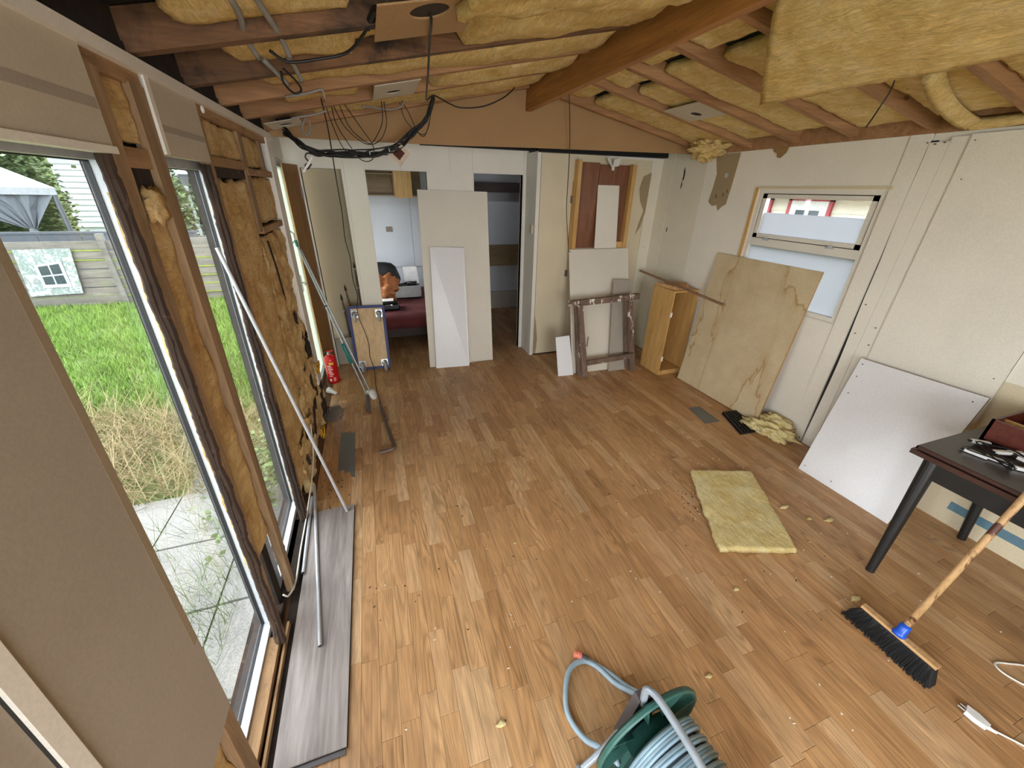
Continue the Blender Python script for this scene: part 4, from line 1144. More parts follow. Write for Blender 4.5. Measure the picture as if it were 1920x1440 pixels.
# ------------------------------------------------------------------ dolly
d = root('furniture_dolly', (-0.155, 4.18, 0), 'plywood dolly with blue rubber rim standing on end by the left doorway', 'dolly')
b0, b1, t1, t0 = Vector((-0.325, 4.175, 0.012)), Vector((0.010, 4.16, 0.012)), Vector((0.022, 4.31, 0.655)), Vector((-0.327, 4.325, 0.662))
nn = (b1 - b0).cross(t0 - b0).normalized()
MB().slab(b0, b1, t1, t0, 0.018).build('deck', mt['ply'], d)
m = MB(); c = [b0, b1, t1, t0]
for k in range(4):
    m.beam(c[k] - nn * 0.008, c[(k + 1) % 4] - nn * 0.008, 0.028, 0.030, nn)
m.build('rim', mt['blue'], d)
for (u, v, tw) in ((0.16, 0.89, -0.1), (0.86, 0.89, 0.1), (0.16, 0.07, 0.6), (0.86, 0.07, 0.5)):
    p = b0.lerp(b1, u).lerp(t0.lerp(t1, u), v)
    ux = (b1 - b0).normalized(); uz = (t0 - b0).normalized()
    cp = MB().slab(p - ux * 0.035 - uz * 0.04 + nn * 0.004, p + ux * 0.035 - uz * 0.04 + nn * 0.004, p + ux * 0.035 + uz * 0.04 + nn * 0.004, p - ux * 0.035 + uz * 0.04 + nn * 0.004, 0.003).build('caster', mt['zinc'], d)
    MB().lathe(p + nn * 0.004, nn, [(0, 0.028), (0.012, 0.030), (0.02, 0.018)], 16).build('swivel', mt['zinc'], cp)
    wc_ = p + nn * 0.068 - uz * 0.030 + ux * 0.02 * tw
    ax = (ux + nn * 0.3 * tw).normalized()
    MB().lathe(wc_ - ax * 0.012, ax, [(0, 0.043), (0.003, 0.054), (0.023, 0.054), (0.026, 0.043)], 24).build('wheel', mt['tyre'], cp)
    f = MB()
    for s_ in (-0.016, 0.016):
        f.beam(p + nn * 0.01 + ax * s_, wc_ + ax * s_, 0.003, 0.028, uz)
    f.build('fork', mt['zinc'], cp)

# ------------------------------------------------------------------ fire extinguisher
e = root('fire_extinguisher', (-0.552, 3.955, 0), 'red fire extinguisher standing by the narrow glazed door', 'fire extinguisher')
ex, ey = -0.552, 3.955
MB().lathe((ex, ey, 0.0), (0, 0, 1), [(0, 0.052), (0.006, 0.056), (0.24, 0.056), (0.27, 0.050), (0.29, 0.034), (0.30, 0.02)], 28).build('cylinder', mt['red'], e, True)
lab = MB()


def onc(a, z, r=0.0568): return (ex + r * math.sin(a), ey - r * math.cos(a), z)


def cpatch(m, a0, a1, z0, z1, n=8, r=0.0568):
    for k in range(n):
        u0, u1 = a0 + (a1 - a0) * k / n, a0 + (a1 - a0) * (k + 1) / n
        m.quad(onc(u0, z0, r), onc(u1, z0, r), onc(u1, z1, r), onc(u0, z1, r))


m = MB(); cpatch(m, -0.2, 0.55, 0.205, 0.232); m.build('label', mt['label_yellow'], e)
m = MB()
for k in range(7):
    z = 0.19 - k * 0.018
    cpatch(m, -0.55 + 0.1 * (k % 2), 0.05 + 0.12 * ((k * 7) % 3), z, z + 0.007, 6)
cpatch(m, -0.55, -0.25, 0.03, 0.055, 4); cpatch(m, 0.1, 0.5, 0.045, 0.052, 4); cpatch(m, 0.1, 0.45, 0.03, 0.036, 4); cpatch(m, 0.1, 0.5, 0.06, 0.066, 4)
m.build('label_print', mt['label_white'], e)
MB().lathe((ex, ey, 0.30), (0, 0, 1), [(0, 0.018), (0.03, 0.018), (0.035, 0.012)], 14).build('valve', mt['zinc'], e)
MB().beam((ex - 0.01, ey, 0.335), (ex + 0.05, ey - 0.05, 0.355), 0.02, 0.008).build('handle', mt['red'], e)
MB().beam((ex - 0.01, ey, 0.318), (ex + 0.045, ey - 0.045, 0.30), 0.02, 0.006).build('lever', mt['red'], e)
MB().tube([(ex, ey, 0.32), (ex - 0.03, ey - 0.01, 0.33), (ex - 0.045, ey - 0.015, 0.315)], 0.007, 8).build('nozzle', mt['blackp'], e)
# white funnel-shaped shade on the floor
fx = MB().lathe((-0.585, 3.70, 0.032), (0.55, -0.5, -0.12), [(0, 0.032), (0.015, 0.031), (0.05, 0.02), (0.075, 0.017), (0.10, 0.016)], 20)
for p in fx.v: p.z = max(p.z, 0.001)
tag(fx.build('lamp_cup', mt['whitep'], None, True), 'white plastic lamp cup lying on the floor by the fire extinguisher', 'lamp')

# ------------------------------------------------------------------ poles
pA0, pA1 = Vector((-0.20, 3.50, 0.02)), Vector((-0.565, 3.72, 1.33))
p1 = root('aluminium_pole', (-0.2, 3.5, 0), 'aluminium pole with flat white foot leaning into the recess', 'pole', 'two aluminium poles leaning in the recess')
MB().tube([pA0 + Vector((0, 0, .03)), pA1], 0.0085, 10).build('shaft', mt['alu'], p1)
MB().lathe((-0.195, 3.475, 0.030), (0.55, -0.15, 0.25), [(0, 0.045), (0.012, 0.052), (0.03, 0.052), (0.04, 0.04)], 22).build('foot_disc', mt['whitep'], p1, True)
MB().lathe((-0.23, 3.53, 0.04), (0.3, -0.5, -0.1), [(0, 0.02), (0.02, 0.032), (0.05, 0.034), (0.06, 0.025)], 18).build('foot_joint', mt['whitep'], p1, True)
pB0, pB1 = Vector((-0.235, 3.46, 0.03)), Vector((-0.572, 3.66, 1.36))
p2 = root('aluminium_pole', (-0.235, 3.46, 0), 'aluminium pole with teal foam grip leaning in front of its twin', 'pole', 'two aluminium poles leaning in the recess')
MB().tube([pB0 + Vector((0, 0, .02)), pB1], 0.008, 10).build('shaft', mt['alu'], p2)
a, b = pB0.lerp(pB1, 0.25), pB0.lerp(pB1, 0.39)
MB().tube([a, a.lerp(b, .08), a.lerp(b, .9), b], 0.018, 12, True, [0.012, 0.019, 0.018, 0.012]).build('grip', mt['teal'], p2, True)
MB().torus(pB0.lerp(pB1, 0.64), pB1 - pB0, 0.013, 0.005, 14, 6).build('collar', mt['blackp'], p2)
MB().tube([(-0.225, 3.20, 0.016), (-0.225, 3.44, 0.045)], 0.016, 12).build('end_tube', mt['bracket'], p2)
MB().tube([pB1, pB1 + Vector((-0.006, 0.0, 0.05))], 0.012, 8).build('tip', mt['teal'], p2)
r = root('leaning_rod', (-0.358, 1.985, 0), 'long pale metal rod leaning against the second window', 'rod')
MB().tube([(-0.358, 1.985, 0.012), (-0.632, 2.05, 1.556)], 0.0085, 12).build('tube', mt['greyrod'], r); MB().lathe((-0.357, 1.985, 0.0105), (0.17, -0.04, -1), [(0, 0.0095), (0.004, 0.0095)], 10).build('end_cap', mt['cable_white'], r)
# floor plank pair with two tubes lying on it
pk = root('laminate_plank', (-0.44, 1.4, 0), 'grey wood-grain laminate plank lying on the floor along the window wall', 'plank', 'two stacked laminate planks')
MB().box((-0.555, 0.79, 0.0095), (-0.319, 2.035, 0.017)).build('plank_face', mt['plank'], pk); MB().box((-0.552, 0.787, 0.0088), (-0.3155, 2.03, 0.0098)).build('backing', mt['gasket'], pk)
pk2 = root('laminate_plank', (-0.44, 1.4, 0), 'underside plank peeking out beneath the grey laminate plank by the windows', 'plank', 'two stacked laminate planks')
MB().box((-0.556, 0.772, 0.0012), (-0.324, 2.02, 0.008)).build('plank_face', mt['bracket'], pk2); MB().box((-0.556, 0.772, 0.0004), (-0.324, 2.02, 0.0012)).build('backing', mt['gasket'], pk2)
for (a, b, lb) in (((-0.570, 2.28, 0.0265), (-0.438, 1.178, 0.0265), 'longer pale metal tube lying along the grey laminate plank'), ((-0.572, 2.17, 0.026), (-0.555, 1.59, 0.026), 'shorter metal tube lying at the wall edge of the laminate plank')):
    r = root('metal_tube', a, lb, 'tube', 'tubes on the laminate plank')
    a, b = Vector(a), Vector(b)
    MB().tube([a, b], 0.0085, 12, False).build('tube_wall', mt['greyrod'], r); MB().lathe(b - (b - a).normalized() * 0.002, b - a, [(0, 0.0068), (0.001, 0.0068)], 12).build('bore', mt['blackp'], r)
# crowbar
o = MB().tube(smoothp([(-0.126, 3.35, 0.010), (-0.10, 3.10, 0.012), (-0.060, 2.75, 0.012), (-0.04, 2.60, 0.018), (-0.055, 2.555, 0.022), (-0.10, 2.55, 0.014), (-0.150, 2.555, 0.008)], 6), 0.012, 6, True,
              [0.005 + 0.010 * min(1, k / 4) for k in range(37)])
tag(o.build('crowbar', mt['steel_dark']), 'rusty steel crowbar lying on the floor in front of the poles', 'crowbar')
m = MB().prism([(-0.44, 2.93, 0.0003), (-0.333, 2.90, 0.0003), (-0.322, 2.32, 0.0003), (-0.345, 2.335, 0.0003), (-0.36, 2.40, 0.0003), (-0.385, 2.38, 0.0003), (-0.40, 2.43, 0.0003), (-0.437, 2.42, 0.0003), (-0.444, 2.6, 0.0003)][::-1], (0, 0, 0.0012))
tag(m.build('tape_patch', mt['tape']), 'long grey tape patch on the floor near the wall insulation', 'tape')
m = MB().prism([(2.613, 2.415, 0.0003), (2.743, 2.407, 0.0003), (2.72, 2.137, 0.0003), (2.558, 2.142, 0.0003)][::-1], (0, 0, 0.0012))
tag(m.build('tape_patch', mt['tape']), 'short grey tape patch on the floor beside the black ribbed mat', 'tape')
# pile of grey fluff
m = MB(); random.seed(3)
for k in range(240):
    a, q = random.uniform(0, 2 * PI), random.random() ** 0.7
    x, y = -0.515 + 0.085 * q * math.cos(a), 3.26 + 0.15 * q * math.sin(a)
    t = random.uniform(0, PI); l_ = random.uniform(0.008, 0.03); z = 0.002 + 0.02 * (1 - q) * random.random()
    m.beam((x, y, z), (x + l_ * math.cos(t), y + l_ * math.sin(t), z + random.uniform(0, .008)), 0.004, 0.002)
o = m.build('dust_pile', mt['debris']); tag(o, 'small heap of grey dust and fluff on the floor by the wall insulation', 'dust', kind='stuff')

# ------------------------------------------------------------------ black ribbed mat, insulation on floor
mat_ = root('ribbed_mat', (2.87, 2.06, 0), 'black ribbed plastic mat on the floor at the foot of the chipboard', 'mat')
q = [Vector((2.831, 2.237, 0)), Vector((3.0, 2.20, 0)), Vector((2.932, 1.912, 0)), Vector((2.714, 1.912, 0))]
q = [Vector((2.835, 2.235, 0)), Vector((2.985, 2.215, 0)), Vector((2.905, 1.905, 0)), Vector((2.715, 1.915, 0))]
MB().hexa(q[::-1], [p + Vector((0, 0, .012)) for p in q[::-1]]).build('base', mt['blackp'], mat_)
for k in range(6):
    u = (k + 0.5) / 6
    MB().beam(q[0].lerp(q[1], u) + Vector((0, 0, .019)), q[3].lerp(q[2], u) + Vector((0, 0, .019)), 0.010, 0.016).build('rib', mt['blackp'], mat_)
m = MB().blob((3.00, 1.85, 0.045), (0.10, 0.16, 0.05), 2, 0.8, 5, 2.6)
for p in m.v: p.z = max(0.001, p.z); p.x = min(p.x, 3.12)
m.blob((2.93, 1.97, 0.03), (0.07, 0.10, 0.03), 5, 0.7, 4, 2.4)
m.blob((3.06, 1.88, 0.08), (0.055, 0.11, 0.055), 7, 0.6, 4, 2.4)
for p in m.v: p.z = max(0.001, p.z); p.x = min(p.x, 3.122)
tag(m.build('insulation_scrap', mt['ins_floor'], None, True), 'crumpled wad of yellow glass wool by the bottom corner of the chipboard', 'insulation')
o3 = Vector((1.947, 1.652, 0.038)); U = Vector((2.37, 1.50, 0.038)) - o3; V = Vector((1.61, 1.035, 0.038)) - o3
m = MB().batt(o3, U, V, (0, 0, 1), 34, 56, 0.006, 0.036, 6, 17, 0.014)
tag(m.build('insulation_slab', mt['ins_floor'], None, True), 'flat pale yellow glass wool slab lying on the open floor', 'insulation')
random.seed(11)
bits = [((2.30, 1.18), 0.030), ((2.36, 1.06), 0.022), ((2.47, 1.01), 0.035), ((2.06, 0.60), 0.03), ((2.19, 0.93), 0.012), ((1.53, 0.83), 0.02), ((0.225, 0.68), 0.022), ((2.23, 1.26), 0.018), ((1.10, 0.56), 0.016), ((0.55, 1.45), 0.012)]
where = ('beside the right edge of the floor slab', 'right of the floor slab, middle of three', 'largest, towards the leaning white panel', 'next to the broom head', 'between slab and table leg', 'below the near corner of the floor slab',
         'alone on the floor left of the hose reel', 'touching the right edge of the floor slab', 'between hose reel and broom', 'in the middle of the open floor')
for (p, s_), w_ in zip(bits, where):
    m = MB().blob((p[0], p[1], s_ * 0.2), (s_, s_ * 0.45, s_ * 0.22), random.random() * 20, 0.8, 2, 2.4)
    for v in m.v: v.z = max(0.0005, v.z)
    tag(m.build('insulation_crumb', mt['ins_floor'], None, True), 'crumb of yellow glass wool, ' + w_, 'crumb', 'insulation crumbs on the floor')
m = MB()
for k in range(170):
    x, y = random.uniform(-0.2, 2.6), random.uniform(0.2, 3.4)
    if random.random() < 0.5: x, y = random.gauss(1.9, 0.3), random.gauss(1.3, 0.4)
    t = random.uniform(0, PI); l_ = random.uniform(0.003, 0.012)
    m.beam((x, y, 0.0012), (x + l_ * math.cos(t), y + l_ * math.sin(t), 0.0012), random.uniform(0.002, 0.005), 0.002)
tag(m.build('floor_crumbs', mt['paper']), 'scattered tiny pale splinters and crumbs all over the floor', 'debris', kind='stuff')
m = MB()
for k in range(110):
    x, y = random.uniform(-0.3, 2.2), random.uniform(0.4, 3.3)
    if random.random() < 0.4: x, y = random.gauss(1.78, 0.06), random.gauss(1.38, 0.08)
    if random.random() < 0.2: x, y = random.uniform(-0.55, -0.35), random.uniform(2.05, 2.5)
    t = random.uniform(0, PI); l_ = random.uniform(0.004, 0.014)
    m.beam((x, y, 0.0012), (x + l_ * math.cos(t), y + l_ * math.sin(t), 0.0012), random.uniform(0.002, 0.006), 0.002)
tag(m.build('dark_crumbs', mt['rot']), 'scattered tiny dark wood crumbs all over the floor', 'debris', kind='stuff')

# ------------------------------------------------------------------ table
t = root('table', (2.75, 0.3, 0), 'black-legged table with a dark top against the right wall', 'table')
ZT = 0.75
MB().box((2.345, -1.0, ZT - 0.020), (3.12, 0.79, ZT)).build('table_top', mt['table_top'], t)
MB().box((2.340, -1.0, ZT - 0.017), (2.3455, 0.7955, ZT - 0.003)).box((2.340, 0.7895, ZT - 0.017), (3.12, 0.7955, ZT - 0.003)).build('edge_band', mt['table_edge'], t)
MB().box((2.330, -1.0, ZT - 0.046), (3.12, 0.805, ZT - 0.023)).build('under_top', mt['table_edge'], t)
MB().box((2.375, -0.95, ZT - 0.15), (2.393, 0.75, ZT - 0.046)).build('apron', mt['table_black'], t)
MB().box((2.375, 0.735, ZT - 0.15), (3.10, 0.753, ZT - 0.046)).build('apron', mt['table_black'], t)
for (x, y, fx_, fy) in ((2.395, 0.735, 2.315, 0.69), (3.06, 0.735, 3.085, 0.665), (2.395, -0.93, 2.33, -0.98), (3.06, -0.93, 3.09, -0.98)):
    MB().tube([(fx_, fy, 0.001), (x, y, ZT - 0.047)], 0.03, 18, True, [0.019, 0.032]).build('leg', mt['table_black'], t)
bx = root('wooden_box', (2.85, 0.66, ZT), 'open red-brown wooden box on the table', 'box')
m = MB(); x0, x1, y0, y1, z0, z1 = 2.70, 3.02, 0.42, 0.735, ZT + 0.001, ZT + 0.115
for a, b in (((x0, y0, z0), (x1, y1, z0 + .01)), ((x0, y0, z0), (x0 + .012, y1, z1)), ((x1 - .012, y0, z0), (x1, y1, z1)), ((x0, y0, z0), (x1, y0 + .012, z1)), ((x0, y1 - .012, z0), (x1, y1, z1))): m.box(a, b)
m.build('body', mt['boxred'], bx); MB().box((2.80, 0.432, z0 + .01), (2.812, 0.723, z1 - .015)).build('divider', mt['pine'], bx)
random.seed(21)
clabels = ('white cable connector nearest the table corner', 'white cable connector pressed against the red-brown box', 'white cable connector, longest of the heap on the table', 'white cable connector in the middle of the heap on the table',
           'white cable connector at the near end of the heap on the table', 'white cable connector half under the black leads', 'white cable connector lying apart by the right picture edge', 'white cable connector beside the black leads')
for k in range(8):
    cx, cy = ((2.50, 0.66), (2.615, 0.70), (2.53, 0.60), (2.60, 0.62), (2.545, 0.53), (2.615, 0.545), (2.67, 0.52), (2.655, 0.60))[k]
    a = random.uniform(-0.6, 0.9); l_ = random.uniform(0.05, 0.085)
    dx, dy = l_ / 2 * math.cos(a + 2.1), l_ / 2 * math.sin(a + 2.1)
    z = ZT + 0.010 + 0.012 * (k % 2)
    r = root('cable_connector', (cx, cy, ZT), clabels[k], 'connector', 'white connectors on the table')
    MB().beam((cx - dx, cy - dy, z), (cx + dx, cy + dy, z), 0.018, 0.014).build('housing', mt['whitep'], r)
    MB().beam((cx + dx, cy + dy, z), (cx + dx * 1.35, cy + dy * 1.35, z), 0.010, 0.009).build('tip', mt['blackp'], r)
pts = [(2.56 + 0.09 * math.cos(k * 1.3), 0.61 + 0.10 * math.sin(k * 1.9), ZT + 0.01 + 0.012 * (1 + math.sin(k * 2.7))) for k in range(16)]
tag(MB().tube(smoothp(pts, 4), 0.003, 6).build('lead_tangle', mt['cable']), 'tangled thin black leads heaped on the table', 'cable')

# ------------------------------------------------------------------ broom
b = root('broom', (1.99, 0.4, 0), 'wide wooden broom with black bristles and blue socket leaning on the table', 'broom')
m = MB(); n = 24; y0, y1 = 0.262, 0.548
m.box((1.980, y0, 0.054), (2.008, y1, 0.070)); m.build('head', mt['broom_wood'], b)
m = MB(); random.seed(5)
for k in range(900):
    y = random.uniform(y0 + 0.005, y1 - 0.005); xx = random.uniform(1.972, 2.010)
    e_ = (y - (y0 + y1) / 2) / ((y1 - y0) / 2)
    yb = y + 0.034 * e_ ** 3 + random.uniform(-.004, .004); xb = xx - 0.045 + (xx - 1.991) * 1.1 + random.uniform(-.004, .004)
    w_ = 0.0016
    m.quad((xx, y - w_, 0.053), (xx, y + w_, 0.053), (xb, yb + w_, 0.001), (xb, yb - w_, 0.001))
    m.quad((xx - w_, y, 0.053), (xx + w_, y, 0.053), (xb + w_, yb, 0.001), (xb - w_, yb, 0.001))
ob = m.build('bristles', mt['bristle'], b); ob['kind'] = 'stuff'
m = MB().hexa([(1.930, y0 - 0.026, 0.003), (1.972, y0 - 0.026, 0.003), (1.972, y1 + 0.026, 0.003), (1.930, y1 + 0.026, 0.003)], [(1.976, y0 + 0.003, 0.055), (2.006, y0 + 0.003, 0.055), (2.006, y1 - 0.003, 0.055), (1.976, y1 - 0.003, 0.055)])
m.build('bristle_core', mt['bristle'], b)
s0, s1 = Vector((1.995, 0.405, 0.07)), Vector((2.312, 0.432, 0.752)); dr = (s1 - s0).normalized()
MB().lathe(s0 - dr * 0.01, dr, [(0, 0.024), (0.012, 0.026), (0.02, 0.021), (0.045, 0.020), (0.062, 0.018)], 18).build('socket', mt['bluep'], b, True)
MB().tube([s0 + dr * 0.03, s0 + dr * 1.35], 0.0125, 14).build('stick', mt['stick'], b, True)

# ------------------------------------------------------------------ white lead with plug
pl = root('white_lead', (1.97, 0.11, 0), 'white power lead with plug lying on the floor in front of the broom', 'cable')
MB().tube(smoothp([(1.985, 0.068, 0.012), (2.02, 0.03, 0.005), (2.07, -0.03, 0.004), (2.18, -0.10, 0.004), (2.30, -0.06, 0.004), (2.37, 0.06, 0.004), (2.325, 0.12, 0.004), (2.305, 0.175, 0.004), (2.325, 0.205, 0.004), (2.38, 0.185, 0.004), (2.46, 0.14, 0.004), (2.60, 0.0, 0.004)], 8), 0.0038, 8).build('cord', mt['cable_white'], pl, True)
m = MB().prism([(1.952, 0.140, 0.002), (1.984, 0.150, 0.002), (1.990, 0.118, 0.002), (1.984, 0.082, 0.002), (1.962, 0.082, 0.002), (1.952, 0.112, 0.002)], (0, 0, 0.022)); m.build('plug_body', mt['whitep'], pl)
MB().tube([(1.973, 0.085, 0.012), (1.986, 0.062, 0.010)], 0.006, 8, True, [0.009, 0.0045]).build('strain_relief', mt['whitep'], pl)
for x in (1.960, 1.977):
    MB().tube([(x, 0.143, 0.013), (x - 0.002, 0.163, 0.013)], 0.0022, 8).build('pin', mt['zinc'], pl)

# ------------------------------------------------------------------ hose reel
hr = root('hose_reel', (0.65, 0.36, 0), 'dark green hose reel wound with pale blue hose at the bottom edge', 'hose reel')
cx, cz, yf = 0.655, 0.205, 0.435
AX = Vector((0.10, -1, 0.0)).normalized()
cf = Vector((cx, yf, cz))
u = AX.orthogonal().normalized()
side = Vector((0, 0, 1)).cross(AX).normalized(); up = Vector((0, 0, 1))


def rp(a, r, d): return cf + AX * d + (side * math.cos(a) + up * math.sin(a)) * r


# flange: dished ring with radial ribs and openings
m = MB(); N = 64
prof = [(0.199, 0.0), (0.203, 0.008), (0.199, 0.016), (0.193, 0.014), (0.188, 0.004), (0.14, -0.006), (0.085, -0.010)]
for k in range(N):
    for (r, dd) in prof: m.v.append(rp(2 * PI * k / N, r, dd))
    for (r, dd) in reversed(prof): m.v.append(rp(2 * PI * k / N, r, dd - 0.005))
P = 2 * len(prof)
for k in range(N):
    k2 = (k + 1) % N
    for j in range(P):
        j2 = (j + 1) % P
        m.f.append((k * P + j, k2 * P + j, k2 * P + j2, k * P + j2))
m.build('flange', mt['greenp'], hr, True)
for k in range(8):
    a = 2 * PI * k / 8 + 0.25
    MB().beam(rp(a, 0.085, 0.0), rp(a, 0.190, 0.004), 0.006, 0.020, AX).build('flange_rib', mt['greenp'], hr)
m = MB(); m.lathe(cf - AX * 0.004, AX, [(0, 0.085), (0.27, 0.085)], 40); m.build('drum', mt['greenp'], hr, True)
m = MB()
for k in range(N):
    for (r, dd) in prof: m.v.append(rp(2 * PI * k / N, r, 0.27 - dd))
    for (r, dd) in reversed(prof): m.v.append(rp(2 * PI * k / N, r, 0.27 - dd + 0.005))
for k in range(N):
    k2 = (k + 1) % N
    for j in range(P):
        j2 = (j + 1) % P
        m.f.append((k * P + j, k2 * P + j, k2 * P + j2, k * P + j2))
m.build('flange', mt['greenp'], hr, True)
# wound hose: two helical layers
for layer, (R0, turns, d0, d1) in enumerate(((0.112, 9, 0.045, 0.25), (0.136, 8, 0.055, 0.245))):
    pts = []
    nT = int(turns * 36)
    for k in range(nT + 1):
        a = 2 * PI * k / 36; dd = d0 + (d1 - d0) * k / nT
        pts.append(rp(a + 0.5 * layer, R0 + 0.004 * noise.noise(Vector((a * 0.4, layer, 0))), dd + 0.004 * math.sin(a * 0.7)))
    MB().tube(pts, 0.0115, 9).build('hose_winding', mt['hose'], hr, True)
    off = [p + AX * 0.0035 + (p - (cf + AX * (p - cf).dot(AX))).normalized() * 0.0088 for p in pts]
    MB().tube(off, 0.0034, 5).build('hose_stripe', mt['hose_dark'], hr, True)
# loose end looping on the floor to the coupling
hp_ = smoothp([(0.735, 0.515, 0.16), (0.725, 0.60, 0.06), (0.700, 0.655, 0.025), (0.665, 0.735, 0.014), (0.62, 0.772, 0.016), (0.555, 0.762, 0.018), (0.505, 0.705, 0.018), (0.475, 0.625, 0.016), (0.495, 0.54, 0.025), (0.525, 0.47, 0.09), (0.54, 0.41, 0.14)], 10)
MB().tube(hp_, 0.0105, 9).build('loose_hose', mt['hose'], hr, True)
MB().tube(smoothp([(0.745, 0.535, 0.14), (0.735, 0.62, 0.04), (0.70, 0.70, 0.014), (0.655, 0.755, 0.012), (0.632, 0.776, 0.014)], 8), 0.0105, 9).build('loose_hose', mt['hose'], hr, True)
MB().tube([(0.640, 0.770, 0.016), (0.618, 0.792, 0.017)], 0.014, 12).build('coupling_collar', mt['bracket'], hr); MB().lathe((0.622, 0.789, 0.018), (-0.75, 0.62, 0), [(0, 0.016), (0.012, 0.018), (0.016, 0.015), (0.030, 0.015), (0.034, 0.012)], 14).build('coupling', mt['orangep'], hr)
# frame: bent handle over the drum, plastic brackets, foot tubes
hx = 0.632
MB().tube(smoothp([(hx - 0.012, 0.452, 0.36), (hx - 0.014, 0.456, 0.42), (hx - 0.012, 0.452, 0.445), (hx - 0.004, 0.430, 0.456), (hx + 0.004, 0.38, 0.455), (hx + 0.012, 0.28, 0.45), (hx + 0.012, 0.19, 0.44), (hx + 0.012, 0.15, 0.42), (hx + 0.01, 0.14, 0.36), (hx + 0.01, 0.135, 0.22)], 6), 0.0115, 12).build('handle_tube', mt['frame_grey'], hr, True)
MB().prism([(0.560, 0.452, 0.18), (0.690, 0.452, 0.18), (0.655, 0.452, 0.385), (0.605, 0.452, 0.385)], (0, 0.03, 0)).build('axle_bracket', mt['bracket'], hr)
MB().lathe(cf - AX * 0.03, AX, [(0, 0.03), (0.025, 0.03)], 18).build('axle', mt['bracket'], hr)
for sgn in (-1, 1):
    MB().tube(smoothp([(0.625 + 0.03 * sgn, 0.466, 0.24), (0.625 + 0.10 * sgn, 0.468, 0.10), (0.625 + 0.165 * sgn, 0.470, 0.016), (0.625 + 0.185 * sgn, 0.46, 0.011), (0.625 + 0.19 * sgn, 0.30, 0.011), (0.625 + 0.19 * sgn, 0.10, 0.011)], 6), 0.011, 10).build('foot_tube', mt['frame_grey'], hr, True)

# ------------------------------------------------------------------ cables under the ceiling
loom = root('cable_loom', (0.0, 3.2, 2.0), 'thick bundle of black cables slung under the ceiling before the gable', 'cable')
random.seed(9)
base = [(-0.44, 3.26, 2.115), (-0.36, 3.2, 2.045), (-0.275, 3.2, 1.992), (-0.18, 3.2, 1.990), (-0.05, 3.2, 1.998), (0.08, 3.2, 2.008), (0.20, 3.2, 2.030), (0.27, 3.2, 2.065), (0.36, 3.2, 2.145), (0.45, 3.2, 2.22), (0.495, 3.18, 2.285), (0.51, 3.14, 2.355)]
for k in range(13):
    ja = 0.024
    pts = [Vector(p) + Vector((random.uniform(-ja, ja) * .5, random.uniform(-ja, ja), random.uniform(-ja, ja))) for p in base]
    MB().tube(smoothp(pts, 5), 0.0045, 6).build('cable_strand', mt['cable'], loom, True)
MB().torus((0.065, 3.2, 2.007), (1, 0, 0.1), 0.016, 0.003, 16, 6).build('cable_tie', mt['cable_white'], loom)
MB().torus((0.195, 3.2, 2.030), (1, 0, 0.2), 0.018, 0.004, 16, 6).build('cable_tie', mt['cable_white'], loom)
jb = root('socket_box', (0.25, 3.18, 1.99), 'open beige socket frame dangling tilted from the cable bundle', 'socket')
c = Vector((0.255, 3.18, 2.012)); ux = Vector((0.55, -0.12, 0.62)).normalized(); uz = Vector((-0.6, 0.25, 0.62)); uz = (uz - ux * uz.dot(ux)).normalized(); un = ux.cross(uz); s_ = 0.055
for (a0, a1, b0_, b1_) in ((-1, 1, 0.55, 1), (-1, 1, -1, -0.55), (-1, -0.55, -0.55, 0.55), (0.55, 1, -0.55, 0.55)):
    MB().slab(c + ux * a0 * s_ + uz * b0_ * s_, c + ux * a1 * s_ + uz * b0_ * s_, c + ux * a1 * s_ + uz * b1_ * s_, c + ux * a0 * s_ + uz * b1_ * s_, 0.008).build('frame_bar', mt['socket'], jb)
MB().slab(c - ux * s_ * .55 - uz * s_ * .55 - un * 0.007, c + ux * s_ * .55 - uz * s_ * .55 - un * 0.007, c + ux * s_ * .55 + uz * s_ * .55 - un * 0.007, c - ux * s_ * .55 + uz * s_ * .55 - un * 0.007, 0.004).build('insert', mt['boxred'], jb)
j2 = root('cable_clip', (-0.33, 3.2, 1.92), 'white connector strip hanging at the left end of the cable bundle', 'connector')
MB().beam((-0.30, 3.2, 1.97), (-0.368, 3.19, 1.880), 0.016, 0.012).build('strip', mt['cable_white'], j2)
MB().tube(smoothp([(-0.285, 3.2, 1.985), (-0.325, 3.2, 1.99), (-0.34, 3.2, 1.965), (-0.325, 3.2, 1.94), (-0.35, 3.2, 1.92), (-0.34, 3.2, 1.90), (-0.31, 3.2, 1.93)], 5), 0.005, 6).build('coil', mt['cable'], j2)
